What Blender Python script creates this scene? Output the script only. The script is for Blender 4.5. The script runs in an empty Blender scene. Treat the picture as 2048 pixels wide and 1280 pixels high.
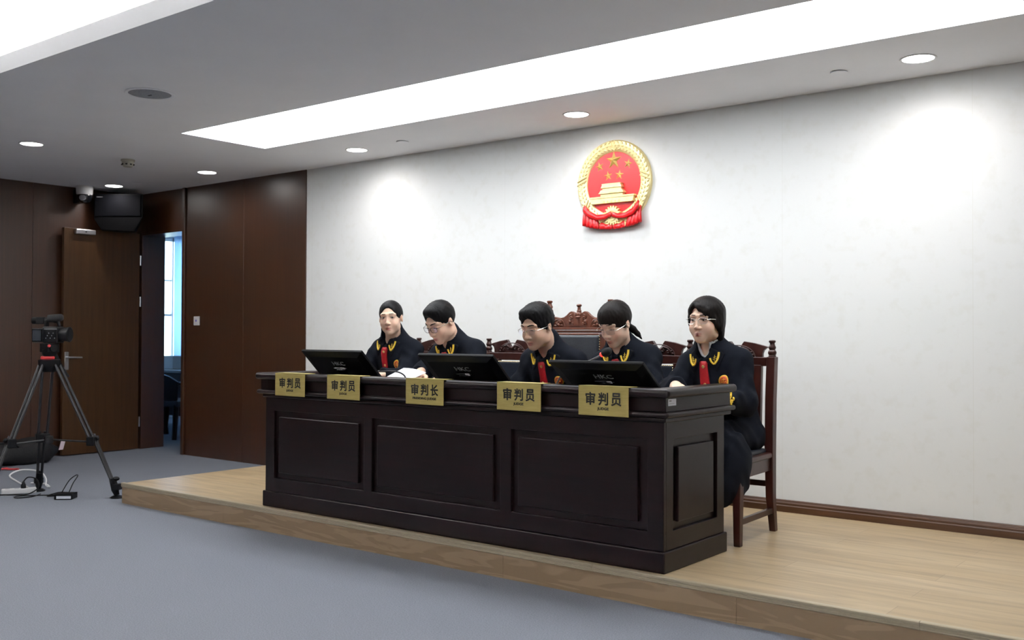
import bpy, bmesh, math, random
import numpy as np
from mathutils import Vector, Matrix
from mathutils.bvhtree import BVHTree

random.seed(7)
SC = bpy.context.scene
COL = SC.collection
PI = math.pi

# ------------------------------------------------------------------ camera
def make_camera():
    yaw, pit, rol = math.radians(38.1768), math.radians(0.834), math.radians(0.2078)
    fw = Vector((-math.sin(yaw)*math.cos(pit), math.cos(yaw)*math.cos(pit), math.sin(pit)))
    rt = Vector((math.cos(yaw), math.sin(yaw), 0))
    up = rt.cross(fw)
    r = math.cos(rol)*rt + math.sin(rol)*up
    u = -math.sin(rol)*rt + math.cos(rol)*up
    cd = bpy.data.cameras.new('camera')
    co = bpy.data.objects.new('camera', cd)
    COL.objects.link(co)
    m = Matrix((r, u, -fw)).transposed().to_4x4()
    m.translation = (0, 0, 1.18)
    co.matrix_world = m
    cd.lens = 35.0
    cd.sensor_width = 36.0
    cd.clip_start = 0.05
    cd.dof.use_dof = True
    cd.dof.focus_distance = 5.3
    cd.dof.aperture_fstop = 4.0
    SC.camera = co
make_camera()

# ------------------------------------------------------------------ world and exposure
w = bpy.data.worlds.new('world')
SC.world = w
w.use_nodes = True
wn = w.node_tree
sky = wn.nodes.new('ShaderNodeTexSky')
sky.sky_type = 'HOSEK_WILKIE'
sky.turbidity = 3.0
sky.sun_direction = (0.5, 0.6, 0.6)
bg = wn.nodes['Background']
wn.links.new(sky.outputs[0], bg.inputs[0])
bg.inputs[1].default_value = 24.0
SC.view_settings.view_transform = 'Standard'
SC.view_settings.look = 'None'
SC.view_settings.gamma = 1.0
SC.view_settings.use_curve_mapping = False
SC.view_settings.exposure = 0.32
PANEL_E = 7.3
TRAY_E = 140.0
SPOT_W = 13.0

# ------------------------------------------------------------------ materials
def srgb(r, g, b):
    f = lambda c: (c/12.92 if c <= .04045 else ((c+.055)/1.055)**2.4)
    return (f(r/255), f(g/255), f(b/255))

MATS = {}
def mat(name, col, rough=.5, metal=0., spec=.5, emit=0., emitcol=None, coat=0., alpha=1., trans=0.):
    if name in MATS: return MATS[name]
    m = bpy.data.materials.new(name)
    m.use_nodes = True
    b = m.node_tree.nodes['Principled BSDF']
    b.inputs['Base Color'].default_value = (*col, 1)
    b.inputs['Roughness'].default_value = rough
    b.inputs['Metallic'].default_value = metal
    b.inputs['Specular IOR Level'].default_value = spec
    b.inputs['Coat Weight'].default_value = coat
    b.inputs['Alpha'].default_value = alpha
    b.inputs['Transmission Weight'].default_value = trans
    if emit:
        b.inputs['Emission Color'].default_value = (*(emitcol or col), 1)
        b.inputs['Emission Strength'].default_value = emit
    MATS[name] = m
    return m

def nd(m, t, **kw):
    n = m.node_tree.nodes.new(t)
    for k, v in kw.items():
        if hasattr(n, k): setattr(n, k, v)
        else: n.inputs[k].default_value = v
    return n
def ln(m, a, b): m.node_tree.links.new(a, b)
def bsdf(m): return m.node_tree.nodes['Principled BSDF']

def noisy(name, c1, c2, scale=(1, 1, 1), nscale=5., detail=4., rough=.5, bump=0., lo=.35, hi=.65, metal=0., spec=.5, coat=0., bdist=.01, coord='Object', rvar=0.):
    """two-colour noise material, optional bump"""
    if name in MATS: return MATS[name]
    m = mat(name, c1, rough, metal, spec, coat=coat)
    tc = nd(m, 'ShaderNodeTexCoord')
    mp = nd(m, 'ShaderNodeMapping')
    mp.inputs['Scale'].default_value = scale
    ln(m, tc.outputs[coord], mp.inputs['Vector'])
    no = nd(m, 'ShaderNodeTexNoise')
    no.inputs['Scale'].default_value = nscale
    no.inputs['Detail'].default_value = detail
    no.inputs['Roughness'].default_value = .6
    ln(m, mp.outputs[0], no.inputs['Vector'])
    cr = nd(m, 'ShaderNodeValToRGB')
    cr.color_ramp.elements[0].position = lo
    cr.color_ramp.elements[0].color = (*c1, 1)
    cr.color_ramp.elements[1].position = hi
    cr.color_ramp.elements[1].color = (*c2, 1)
    ln(m, no.outputs[0], cr.inputs[0])
    ln(m, cr.outputs[0], bsdf(m).inputs['Base Color'])
    if bump:
        bp = nd(m, 'ShaderNodeBump')
        bp.inputs['Strength'].default_value = bump
        bp.inputs['Distance'].default_value = bdist
        ln(m, no.outputs[0], bp.inputs['Height'])
        ln(m, bp.outputs[0], bsdf(m).inputs['Normal'])
    return m

M_CARPET = noisy('carpet', (.140, .152, .182), (.222, .236, .275), nscale=170., detail=3., rough=.95, bump=.5, spec=.1, bdist=.004, lo=.3, hi=.7)
M_CEIL = noisy('ceiling_paint', (.88, .89, .92), (.905, .915, .945), nscale=2., rough=.9, spec=.1)
M_FASCIA = mat('fascia_paint', (.90, .91, .94), .85, spec=.2)
M_WALNUT = noisy('wall_veneer', (.034, .0100, .0026), (.047, .0148, .0038), scale=(14, 14, .3), nscale=5., detail=6., rough=.36, spec=.5, bump=.04, bdist=.002, coat=.5)
bsdf(M_WALNUT).inputs['Coat Roughness'].default_value = .33
M_DOOR = noisy('door_veneer', (.040, .0165, .0042), (.056, .0235, .0062), scale=(10, 10, .4), nscale=4., detail=6., rough=.42, spec=.35)
M_ROSE = noisy('rosewood', (.0054, .0022, .0028), (.0088, .0033, .0038), scale=(.5, 6, 6), nscale=5., detail=5., rough=.30, spec=.24)
M_CHAIR = noisy('chair_wood', (.026, .0062, .0048), (.044, .0105, .0072), scale=(5, 5, .6), nscale=6., detail=5., rough=.32, spec=.5)
M_THRONE = noisy('throne_wood', (.085, .0205, .0085), (.128, .033, .0125), scale=(5, 5, .8), nscale=6., detail=5., rough=.32, spec=.5)
M_LEATHER = noisy('navy_leather', (.010, .013, .020), (.016, .02, .03), nscale=90., detail=2., rough=.38, spec=.5, bump=.12, bdist=.002)
M_BRASS = mat('brass_nail', (.75, .62, .38), .25, 1.)
M_BASE = noisy('baseboard_wood', (.050, .020, .008), (.080, .034, .014), scale=(.4, 8, 8), nscale=5., rough=.35)
M_ALU = mat('pale_metal', (.50, .43, .31), .42, .35)
M_STEEL = mat('brushed_steel', (.55, .56, .58), .3, 1.)
M_BLKPL = noisy('black_plastic', (.0030, .0033, .0044), (.0045, .0050, .0064), nscale=300., rough=.42, spec=.15)
M_BLKGL = mat('dark_gloss', (.004, .005, .007), .12)
M_BLKMT = mat('black_metal', (.012, .012, .014), .4, .3)
M_GREYMT = mat('tripod_tube', (.028, .029, .033), .38, .5)
M_WHPL = mat('white_plastic', (.72, .72, .73), .4)
M_CREAM = mat('cream_plastic', (.42, .40, .34), .5)
M_PAPER = mat('paper', (.82, .83, .90), .8, spec=.2)
M_RED = mat('red_plastic', (.55, .03, .035), .4)
M_LAMP = mat('lamp_lens', (.9, .9, .9), .4, emit=22., emitcol=(1., .985, .97))
M_PANEL = mat('light_panel_film', (.9, .9, .9), .5, emit=PANEL_E, emitcol=(.94, .975, 1.))
M_STRIP = mat('cove_strip', (.9, .9, .9), .5, emit=TRAY_E, emitcol=(1., .965, .88))
M_GRILLE = noisy('grille_metal', (.22, .23, .25), (.33, .34, .37), nscale=160., rough=.6)
M_GLASS = None

# plank floor of the platform
def plank_material():
    m = mat('oak_laminate', (.45, .36, .25), .36, spec=.4)
    tc = nd(m, 'ShaderNodeTexCoord')
    br = nd(m, 'ShaderNodeTexBrick')
    br.inputs['Scale'].default_value = 1.
    br.inputs['Brick Width'].default_value = 1.21
    br.inputs['Row Height'].default_value = .165
    br.inputs['Mortar Size'].default_value = .0016
    br.inputs['Color1'].default_value = (.43, .315, .185, 1)
    br.inputs['Color2'].default_value = (.51, .39, .245, 1)
    br.inputs['Mortar'].default_value = (.36, .26, .16, 1)
    ln(m, tc.outputs['Object'], br.inputs['Vector'])
    mp = nd(m, 'ShaderNodeMapping')
    mp.inputs['Scale'].default_value = (.7, 6, 6)
    ln(m, tc.outputs['Object'], mp.inputs['Vector'])
    no = nd(m, 'ShaderNodeTexNoise')
    no.inputs['Scale'].default_value = 2.4
    no.inputs['Detail'].default_value = 7.
    no.inputs['Distortion'].default_value = 1.3
    ln(m, mp.outputs[0], no.inputs['Vector'])
    cr = nd(m, 'ShaderNodeValToRGB')
    cr.color_ramp.elements[0].position = .3
    cr.color_ramp.elements[0].color = (.76, .745, .74, 1)
    cr.color_ramp.elements[1].position = .62
    cr.color_ramp.elements[1].color = (1.05, 1.05, 1.03, 1)
    ln(m, no.outputs[0], cr.inputs[0])
    mx = nd(m, 'ShaderNodeMix', data_type='RGBA', blend_type='MULTIPLY')
    mx.inputs[0].default_value = 1.
    ln(m, br.outputs['Color'], mx.inputs[6])
    ln(m, cr.outputs[0], mx.inputs[7])
    ln(m, mx.outputs[2], bsdf(m).inputs['Base Color'])
    return m
M_PLANK = plank_material()

def riser_material():
    m = mat('riser_laminate', (.3, .22, .15), .45, spec=.35)
    tc = nd(m, 'ShaderNodeTexCoord')
    mp = nd(m, 'ShaderNodeMapping')
    mp.inputs['Scale'].default_value = (.55, 3, 5)
    ln(m, tc.outputs['Object'], mp.inputs['Vector'])
    wv = nd(m, 'ShaderNodeTexNoise')
    wv.inputs['Scale'].default_value = 2.6
    wv.inputs['Detail'].default_value = 3.
    wv.inputs['Distortion'].default_value = .8
    ln(m, mp.outputs[0], wv.inputs['Vector'])
    mu = nd(m, 'ShaderNodeMath', operation='MULTIPLY')
    mu.inputs[1].default_value = 26.
    ln(m, wv.outputs[0], mu.inputs[0])
    sn = nd(m, 'ShaderNodeMath', operation='SINE')
    ln(m, mu.outputs[0], sn.inputs[0])
    cr = nd(m, 'ShaderNodeValToRGB')
    cr.color_ramp.elements[0].position = 0.
    cr.color_ramp.elements[0].color = (.235, .165, .10, 1)
    cr.color_ramp.elements[1].position = .6
    cr.color_ramp.elements[1].color = (.30, .215, .135, 1)
    ln(m, sn.outputs[0], cr.inputs[0])
    ln(m, cr.outputs[0], bsdf(m).inputs['Base Color'])
    return m
M_RISER = riser_material()

def wallpaper_material():
    m = mat('wallpaper', (.80, .80, .775), .85, spec=.15)
    tc = nd(m, 'ShaderNodeTexCoord')
    # fine vertical weave
    mp = nd(m, 'ShaderNodeMapping')
    mp.inputs['Scale'].default_value = (60, 60, 6)
    ln(m, tc.outputs['Object'], mp.inputs['Vector'])
    n1 = nd(m, 'ShaderNodeTexNoise')
    n1.inputs['Scale'].default_value = 3.
    n1.inputs['Detail'].default_value = 4.
    ln(m, mp.outputs[0], n1.inputs['Vector'])
    n2 = nd(m, 'ShaderNodeTexNoise')
    n2.inputs['Scale'].default_value = 16.
    n2.inputs['Detail'].default_value = 3.
    ln(m, tc.outputs['Object'], n2.inputs['Vector'])
    cr = nd(m, 'ShaderNodeValToRGB')
    cr.color_ramp.elements[0].position = .25
    cr.color_ramp.elements[0].color = (.715, .718, .695, 1)
    cr.color_ramp.elements[1].position = .48
    cr.color_ramp.elements[1].color = (.745, .753, .745, 1)
    ln(m, n2.outputs[0], cr.inputs[0])
    # paper seams
    sp = nd(m, 'ShaderNodeSeparateXYZ')
    ln(m, tc.outputs['Object'], sp.inputs[0])
    a = nd(m, 'ShaderNodeMath', operation='ADD'); a.inputs[1].default_value = 1.342 + 10.6
    ln(m, sp.outputs[0], a.inputs[0])
    md = nd(m, 'ShaderNodeMath', operation='MODULO'); md.inputs[1].default_value = 1.06
    ln(m, a.outputs[0], md.inputs[0])
    lt = nd(m, 'ShaderNodeMath', operation='LESS_THAN'); lt.inputs[1].default_value = .003
    ln(m, md.outputs[0], lt.inputs[0])
    mx = nd(m, 'ShaderNodeMix', data_type='RGBA')
    mu = nd(m, 'ShaderNodeMath', operation='MULTIPLY'); mu.inputs[1].default_value = .30
    ln(m, lt.outputs[0], mu.inputs[0])
    ln(m, mu.outputs[0], mx.inputs[0])
    ln(m, cr.outputs[0], mx.inputs[6])
    mx.inputs[7].default_value = (.60, .59, .53, 1)
    ln(m, mx.outputs[2], bsdf(m).inputs['Base Color'])
    bp = nd(m, 'ShaderNodeBump')
    bp.inputs['Strength'].default_value = .15
    bp.inputs['Distance'].default_value = .002
    ln(m, n1.outputs[0], bp.inputs['Height'])
    ln(m, bp.outputs[0], bsdf(m).inputs['Normal'])
    return m
M_WALLP = wallpaper_material()

def attr_material(name, rough=.5, spec=.4, sss=0., bump=0., bscale=200.):
    """colour from the mesh's own 'tint' attribute (skin, lips, iris, stitching)"""
    m = mat(name, (.5, .5, .5), rough, spec=spec)
    at = nd(m, 'ShaderNodeAttribute'); at.attribute_name = 'tint'
    ln(m, at.outputs['Color'], bsdf(m).inputs['Base Color'])
    if sss:
        bsdf(m).inputs['Subsurface Weight'].default_value = sss
        bsdf(m).inputs['Subsurface Radius'].default_value = (.012, .005, .003)
        bsdf(m).inputs['Subsurface Scale'].default_value = 1.
    if bump:
        no = nd(m, 'ShaderNodeTexNoise'); no.inputs['Scale'].default_value = bscale
        bp = nd(m, 'ShaderNodeBump'); bp.inputs['Strength'].default_value = bump; bp.inputs['Distance'].default_value = .002
        ln(m, no.outputs[0], bp.inputs['Height']); ln(m, bp.outputs[0], bsdf(m).inputs['Normal'])
    return m
M_SKIN = attr_material('skin', .5, .35, sss=.12)
M_EYE = attr_material('eye_surface', .15, .5)
M_ROBE = noisy('robe_wool', (.0045, .0058, .0100), (.0062, .0078, .0132), nscale=400., rough=.85, spec=.10, bump=.15, bdist=.001)
M_BLKCLOTH = noisy('collar_wool', (.0040, .0048, .0076), (.0056, .0065, .010), nscale=400., rough=.85, spec=.10)
M_TIE = noisy('red_satin', (.42, .010, .014), (.50, .015, .02), nscale=120., rough=.5, spec=.4)
M_GOLDTH = noisy('gold_thread', (.85, .52, .035), (1., .74, .09), nscale=500., rough=.5, spec=.4, bump=.3, bdist=.002)
M_GOLDBT = mat('gold_button', (.92, .68, .26), .3, .6)
M_SHIRT = mat('white_shirt', (.82, .83, .86), .8)
M_ORANGE = noisy('badge_orange', (.80, .20, .02), (.9, .3, .04), nscale=400., rough=.6)
M_BADGERED = mat('badge_red', (.55, .05, .015), .6)
def hair_material(name, c1, c2, rough=.48):
    m = noisy(name, c1, c2, scale=(1, 1, .12), nscale=260., detail=2., rough=rough, spec=.11, bump=.22, bdist=.002)
    return m
M_HAIR = hair_material('black_hair', (.0030, .0029, .0033), (.0070, .0066, .0074))
M_HAIRB = hair_material('brown_black_hair', (.0038, .0029, .0028), (.0095, .0070, .0062))
M_SILVER = mat('glasses_metal', (.78, .76, .72), .2, 1.)
M_GUN = mat('dark_glasses_metal', (.12, .11, .11), .25, 1.)
def lens_material():
    m = bpy.data.materials.new('glasses_lens'); m.use_nodes = True
    nt = m.node_tree
    for n in list(nt.nodes): nt.nodes.remove(n)
    out = nt.nodes.new('ShaderNodeOutputMaterial')
    tr = nt.nodes.new('ShaderNodeBsdfTransparent'); tr.inputs[0].default_value = (.95, .95, .97, 1)
    gl = nt.nodes.new('ShaderNodeBsdfGlossy'); gl.inputs['Roughness'].default_value = .05; gl.inputs[0].default_value = (.75, .7, 1, 1)
    mx = nt.nodes.new('ShaderNodeMixShader')
    mx.inputs[0].default_value = .10
    nt.links.new(tr.outputs[0], mx.inputs[1]); nt.links.new(gl.outputs[0], mx.inputs[2])
    nt.links.new(mx.outputs[0], out.inputs[0])
    return m
M_LENS = lens_material()

# ------------------------------------------------------------------ object helpers
def tag(o, label=None, cat=None, group=None, kind=None):
    if label: o['label'] = label
    if cat: o['category'] = cat
    if group: o['group'] = group
    if kind: o['kind'] = kind
    return o
def empty(name, loc=(0, 0, 0), rz=0.):
    o = bpy.data.objects.new(name, None)
    o.empty_display_size = .1
    COL.objects.link(o)
    o.location = loc
    o.rotation_euler = (0, 0, rz)
    return o
def copy_tree(o, parent=None):
    c = o.copy(); COL.objects.link(c)
    if parent is not None: c.parent = parent
    for ch in list(o.children): copy_tree(ch, c)
    return c

class MB:
    """collects shapes into one mesh"""
    def __init__(s): s.v = []; s.f = []; s.sm = []
    def add(s, vs, fs, smooth=False):
        n = len(s.v)
        s.v += [tuple(p) for p in vs]
        s.f += [tuple(i+n for i in f) for f in fs]
        s.sm += [smooth]*len(fs)
        return s
    def box(s, x0, x1, y0, y1, z0, z1):
        v = [(x, y, z) for x in (x0, x1) for y in (y0, y1) for z in (z0, z1)]
        return s.add(v, [(0, 1, 3, 2), (4, 6, 7, 5), (0, 4, 5, 1), (2, 3, 7, 6), (0, 2, 6, 4), (1, 5, 7, 3)])
    def hexa(s, pts):
        """8 points ordered like box"""
        return s.add(pts, [(0, 1, 3, 2), (4, 6, 7, 5), (0, 4, 5, 1), (2, 3, 7, 6), (0, 2, 6, 4), (1, 5, 7, 3)])
    def prism(s, poly, a0, a1, axis='y'):
        """2-D polygon extruded along an axis; poly holds the other two coordinates in order"""
        def P(p, a):
            if axis == 'y': return (p[0], a, p[1])
            if axis == 'x': return (a, p[0], p[1])
            return (p[0], p[1], a)
        n = len(poly)
        v = [P(p, a0) for p in poly] + [P(p, a1) for p in poly]
        f = [tuple(range(n)), tuple(range(2*n-1, n-1, -1))]
        f += [(i, n+i, n+(i+1) % n, (i+1) % n) for i in range(n)]
        return s.add(v, f)
    def loft(s, rings):
        """closed skin through rings of equal vertex count"""
        n = len(rings[0]); v = [p for r in rings for p in r]; m = len(rings)
        f = [(i*n+k, i*n+(k+1) % n, (i+1)*n+(k+1) % n, (i+1)*n+k) for i in range(m-1) for k in range(n)]
        f += [tuple(range(n-1, -1, -1)), tuple(range((m-1)*n, m*n))]
        return s.add(v, f)
    def pierced(s, us, vs_, holes, d0, d1, P):
        """flat board over the grid us x vs_ with cells listed in holes left open; P(u, v, d) places a point"""
        idx = {}; V = []; Fc = []
        def vid(i, j, d):
            k = (i, j, d)
            if k not in idx: idx[k] = len(V); V.append(P(us[i], vs_[j], d))
            return idx[k]
        solid = lambda i, j: 0 <= i < len(us)-1 and 0 <= j < len(vs_)-1 and (i, j) not in holes
        for i in range(len(us)-1):
            for j in range(len(vs_)-1):
                if not solid(i, j): continue
                Fc.append([vid(i, j, d0), vid(i+1, j, d0), vid(i+1, j+1, d0), vid(i, j+1, d0)])
                Fc.append([vid(i, j+1, d1), vid(i+1, j+1, d1), vid(i+1, j, d1), vid(i, j, d1)])
                for (di, dj, a, b_) in ((-1, 0, (i, j), (i, j+1)), (1, 0, (i+1, j), (i+1, j+1)), (0, -1, (i, j), (i+1, j)), (0, 1, (i, j+1), (i+1, j+1))):
                    if not solid(i+di, j+dj):
                        Fc.append([vid(*a, d0), vid(*b_, d0), vid(*b_, d1), vid(*a, d1)])
        return s.add(V, Fc)
    def tube(s, pts, r, n=8, caps=True):
        pts = [Vector(p) for p in pts]
        rs = r if isinstance(r, (list, tuple)) else [r]*len(pts)
        vs = []; fs = []
        prev = None
        for i, p in enumerate(pts):
            if i == 0: t = pts[1]-p
            elif i == len(pts)-1: t = p-pts[i-1]
            else: t = (pts[i+1]-p).normalized() + (p-pts[i-1]).normalized()
            t.normalize()
            if prev is None:
                a = Vector((0, 0, 1)) if abs(t.z) < .9 else Vector((1, 0, 0))
                u = t.cross(a).normalized()
            else:
                u = (prev - t*prev.dot(t)).normalized()
            prev = u
            w2 = t.cross(u)
            for k in range(n):
                an = 2*PI*k/n
                vs.append(p + (u*math.cos(an)+w2*math.sin(an))*rs[i])
        for i in range(len(pts)-1):
            for k in range(n):
                fs.append((i*n+k, i*n+(k+1) % n, (i+1)*n+(k+1) % n, (i+1)*n+k))
        if caps:
            fs.append(tuple(range(n-1, -1, -1))); fs.append(tuple(range((len(pts)-1)*n, len(pts)*n)))
        return s.add(vs, fs, True)
    def lathe(s, prof, c=(0, 0, 0), n=24, R=None):
        """profile of (r, z) turned about z, then rotated by R and moved to c"""
        c = Vector(c); vs = []; fs = []
        rings = []
        for (r, z) in prof:
            k0 = len(vs)
            if r < 1e-6:
                p = Vector((0, 0, z)); rings.append((k0, 1))
                vs.append((R @ p if R is not None else p)+c)
                continue
            for k in range(n):
                a = 2*PI*k/n
                p = Vector((r*math.cos(a), r*math.sin(a), z))
                if R is not None: p = R @ p
                vs.append(p+c)
            rings.append((k0, n))
        for (a0, na), (b0, nb_) in zip(rings[:-1], rings[1:]):
            for k in range(n):
                k2 = (k+1) % n
                if na == 1 and nb_ == 1: continue
                if na == 1: fs.append((a0, b0+k2, b0+k))
                elif nb_ == 1: fs.append((a0+k, a0+k2, b0))
                else: fs.append((a0+k, a0+k2, b0+k2, b0+k))
        if prof[0][0] > 1e-6 and abs(prof[0][0]-prof[-1][0]) < 1e-9 and len(prof) > 3:
            if prof[0] != prof[-1]:
                a0, b0 = rings[-1][0], rings[0][0]
                for k in range(n): fs.append((a0+k, a0+(k+1) % n, b0+(k+1) % n, b0+k))
        elif prof[0] != prof[-1]:
            if rings[0][1] > 1: fs.append(tuple(range(rings[0][0]+n-1, rings[0][0]-1, -1)))
            if rings[-1][1] > 1: fs.append(tuple(range(rings[-1][0], rings[-1][0]+n)))
        return s.add(vs, fs, True)
    def ell(s, c, r, n=12, R=None):
        c = Vector(c); vs = []; fs = []
        m = max(6, n//2+1)
        for i in range(1, m):
            th = PI*i/m
            for k in range(n):
                a = 2*PI*k/n
                p = Vector((r[0]*math.sin(th)*math.cos(a), r[1]*math.sin(th)*math.sin(a), r[2]*math.cos(th)))
                if R is not None: p = R @ p
                vs.append(p+c)
        t = Vector((0, 0, r[2])); b = -t
        if R is not None: t = R @ t; b = R @ b
        vs += [t+c, b+c]
        for i in range(m-2):
            for k in range(n):
                fs.append((i*n+k, (i+1)*n+k, (i+1)*n+(k+1) % n, i*n+(k+1) % n))
        T = len(vs)-2; B = T+1
        for k in range(n):
            fs.append((T, k, (k+1) % n)); fs.append((B, (m-2)*n+(k+1) % n, (m-2)*n+k))
        return s.add(vs, fs, True)
    def build(s, name, m, parent=None, bevel=0., seg=2, loc=None, rot=None, smooth=None):
        me = bpy.data.meshes.new(name)
        me.from_pydata(s.v, [], s.f)
        me.materials.append(m)
        me.polygons.foreach_set('use_smooth', s.sm if smooth is None else [smooth]*len(s.sm))
        bm = bmesh.new(); bm.from_mesh(me)
        bmesh.ops.recalc_face_normals(bm, faces=bm.faces)
        bm.to_mesh(me); bm.free()
        if any(s.sm): me.set_sharp_from_angle(angle=math.radians(42))
        o = bpy.data.objects.new(name, me)
        COL.objects.link(o)
        if parent is not None: o.parent = parent
        if loc: o.location = loc
        if rot: o.rotation_euler = rot
        if bevel:
            b = o.modifiers.new('bevel', 'BEVEL')
            b.width = bevel; b.segments = seg; b.limit_method = 'ANGLE'; b.angle_limit = math.radians(35)
            if hasattr(b, 'harden_normals'): b.harden_normals = False
        return o

def text_mesh(body, size, m, name, parent, loc, rot=(PI/2, 0, 0), width=None, bold=0., depth=.0004, height=None, spacing=1.):
    cu = bpy.data.curves.new(name, 'FONT')
    cu.body = body
    cu.size = size
    cu.align_x = 'CENTER'; cu.align_y = 'CENTER'
    cu.extrude = depth
    cu.space_character = spacing
    tmp = bpy.data.objects.new(name, cu)
    COL.objects.link(tmp)
    dg = bpy.context.evaluated_depsgraph_get()
    me = bpy.data.meshes.new_from_object(tmp.evaluated_get(dg))
    bpy.data.objects.remove(tmp)
    me.materials.clear(); me.materials.append(m)
    n = len(me.vertices)
    co = np.zeros(n*3); me.vertices.foreach_get('co', co); co = co.reshape(-1, 3)
    mn, mx = co.min(0), co.max(0)
    co[:, 0] -= (mn[0]+mx[0])/2; co[:, 1] -= (mn[1]+mx[1])/2
    if width: co[:, 0] *= width/(mx[0]-mn[0])
    if height: co[:, 1] *= height/(mx[1]-mn[1])
    me.vertices.foreach_set('co', co.ravel()); me.update()
    if bold:
        polys = [tuple(p.vertices) for p in me.polygons]
        vv = []; ff = []
        for q in range(9):
            dx, dy = (0, 0) if q == 8 else (bold*math.cos(q*PI/4), bold*math.sin(q*PI/4))
            k0 = len(vv)
            vv += [(c_[0]+dx, c_[1]+dy, c_[2]+.00001*q) for c_ in co]
            ff += [tuple(i+k0 for i in p) for p in polys]
        me = bpy.data.meshes.new(name); me.from_pydata(vv, [], ff); me.materials.append(m); me.update()
    o = bpy.data.objects.new(name, me)
    COL.objects.link(o)
    o.parent = parent
    o.location = loc
    o.rotation_euler = rot
    return o

# ------------------------------------------------------------------ the room shell
YW, ZC, XL, XJ, ZP = 5.66, 2.60, -9.36, -6.713, .1375
XR, YF = 2.26, -6.0
PX0, PX1, PY0, PY1 = -6.209, -.895, 4.088, 4.819          # ceiling light panel
TX0, TX1, TY0, TY1 = -8.3, 1.2, -3.2, 2.53                # raised ceiling tray

b = MB().box(-13.2, XR, YF, 10.4, -.06, 0)
tag(b.build('floor', M_CARPET), kind='structure')

def rect_frame(b, X0, X1, Y0, Y1, x0, x1, y0, y1, z0, z1):
    b.box(X0, x0, Y0, Y1, z0, z1); b.box(x1, X1, Y0, Y1, z0, z1)
    b.box(x0, x1, Y0, y0, z0, z1); b.box(x0, x1, y1, Y1, z0, z1)

c = MB()
rect_frame(c, XL-.05, XR+.05, 3.3, YW+.05, PX0, PX1, PY0, PY1, ZC, ZC+.03)
rect_frame(c, XL-.05, XR+.05, YF-.05, 3.3, TX0-.015, TX1+.015, TY0-.015, TY1+.015, ZC, ZC+.03)
# soffit above the tray
c.box(TX0-.35, TX1+.35, TY0-.35, TY1+.35, 2.97, 3.0)
c.box(TX0-.37, TX0-.35, TY0-.35, TY1+.35, ZC+.03, 2.98); c.box(TX1+.35, TX1+.37, TY0-.35, TY1+.35, ZC+.03, 2.98)
c.box(TX0-.35, TX1+.35, TY0-.37, TY0-.35, ZC+.03, 2.98); c.box(TX0-.35, TX1+.35, TY1+.35, TY1+.37, ZC+.03, 2.98)
# housing over the light panel
c.box(PX0-.02, PX1+.02, PY0-.02, PY1+.02, ZC+.06, ZC+.08)
tag(c.build('ceiling', M_CEIL), kind='structure')
c = MB()
rect_frame(c, TX0-.025, TX1+.025, TY0-.025, TY1+.025, TX0, TX1, TY0, TY1, ZC-.002, ZC+.093)
tag(c.build('trim_1', M_FASCIA), kind='structure')
o = MB().box(PX0+.006, PX1-.006, PY0+.006, PY1-.006, ZC+.012, ZC+.02).build('ceiling_light_panel', M_PANEL)
tag(o, 'long white glowing rectangular light panel set flush in the ceiling over the bench', 'ceiling light')
cv = empty('cove_light', ((TX0+TX1)/2, TY1+.1, ZC+.03))
tag(cv, 'warm hidden light strip glowing in the raised ceiling cove at top left', 'cove light')
def cove(x0, x1, y0, y1):
    o = MB().box(x0, x1, y0, y1, ZC+.05, ZC+.08).build('light_strip', M_STRIP, cv)
    o.matrix_parent_inverse = Matrix.Translation(-cv.location)
cove(TX0-.1, TX1+.1, TY1+.12, TY1+.16); cove(TX0-.1, TX1+.1, TY0-.16, TY0-.12)
cove(TX0-.16, TX0-.12, TY0-.05, TY1+.05); cove(TX1+.12, TX1+.16, TY0-.05, TY1+.05)

# back wall: white papered part, and timber panelling with the doorway
DX0, DX1, DZ = -9.285, -8.535, 2.20
b = MB().box(XJ, .6, YW, YW+.26, 0, ZC+.02)
tag(b.build('wall_back', M_WALLP), kind='structure')
b = MB()
b.box(-7.582, XJ-.003, YW-.006, YW+.26, 0, ZC+.02)
b.box(DX1+.055, -7.586, YW-.006, YW+.26, 0, ZC+.02)
b.box(DX1, DX1+.05, YW+.004, YW+.26, 0, ZC+.02)
b.box(DX0, DX1, YW, YW+.26, DZ, ZC+.02)
b.box(XL-.25, DX0, YW, YW+.26, 0, ZC+.02)
b.box(DX1+.05, XJ, YW+.01, YW+.25, 0, ZC+.02)
b.box(.6, XR+.05, YW, YW+.26, 0, ZC+.02)
tag(b.build('wall_back_panelling', M_WALNUT, bevel=.0015), kind='structure')
t = MB().box(DX1+.004, DX1+.046, YW-.028, YW+.02, 0, ZC)
tag(t.build('trim_2', M_WALNUT, bevel=.004), kind='structure')
# left wall in tall veneer sheets
b = MB()
ys = [YF, -4.2, -2.4, -.7, 1.1, 2.85, 4.58, YW]
for y0, y1 in zip(ys[:-1], ys[1:]): b.box(XL-.03, XL, y0+.002, y1-.002, 0, ZC+.02)
b.box(XL-.2, XL-.008, YF, YW, 0, ZC+.02)
tag(b.build('wall_left', M_WALNUT, bevel=.0015), kind='structure')
M_RWALL = mat('plain_wall_paint', (.72, .72, .70), .9, spec=.1)
tag(MB().box(XR, XR+.1, YF, YW+.26, 0, ZC+.02).build('wall_right', M_RWALL), kind='structure')
tag(MB().box(XL-.2, XR+.1, YF-.1, YF, 0, ZC+.02).build('wall_front', M_WALNUT), kind='structure')

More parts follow.
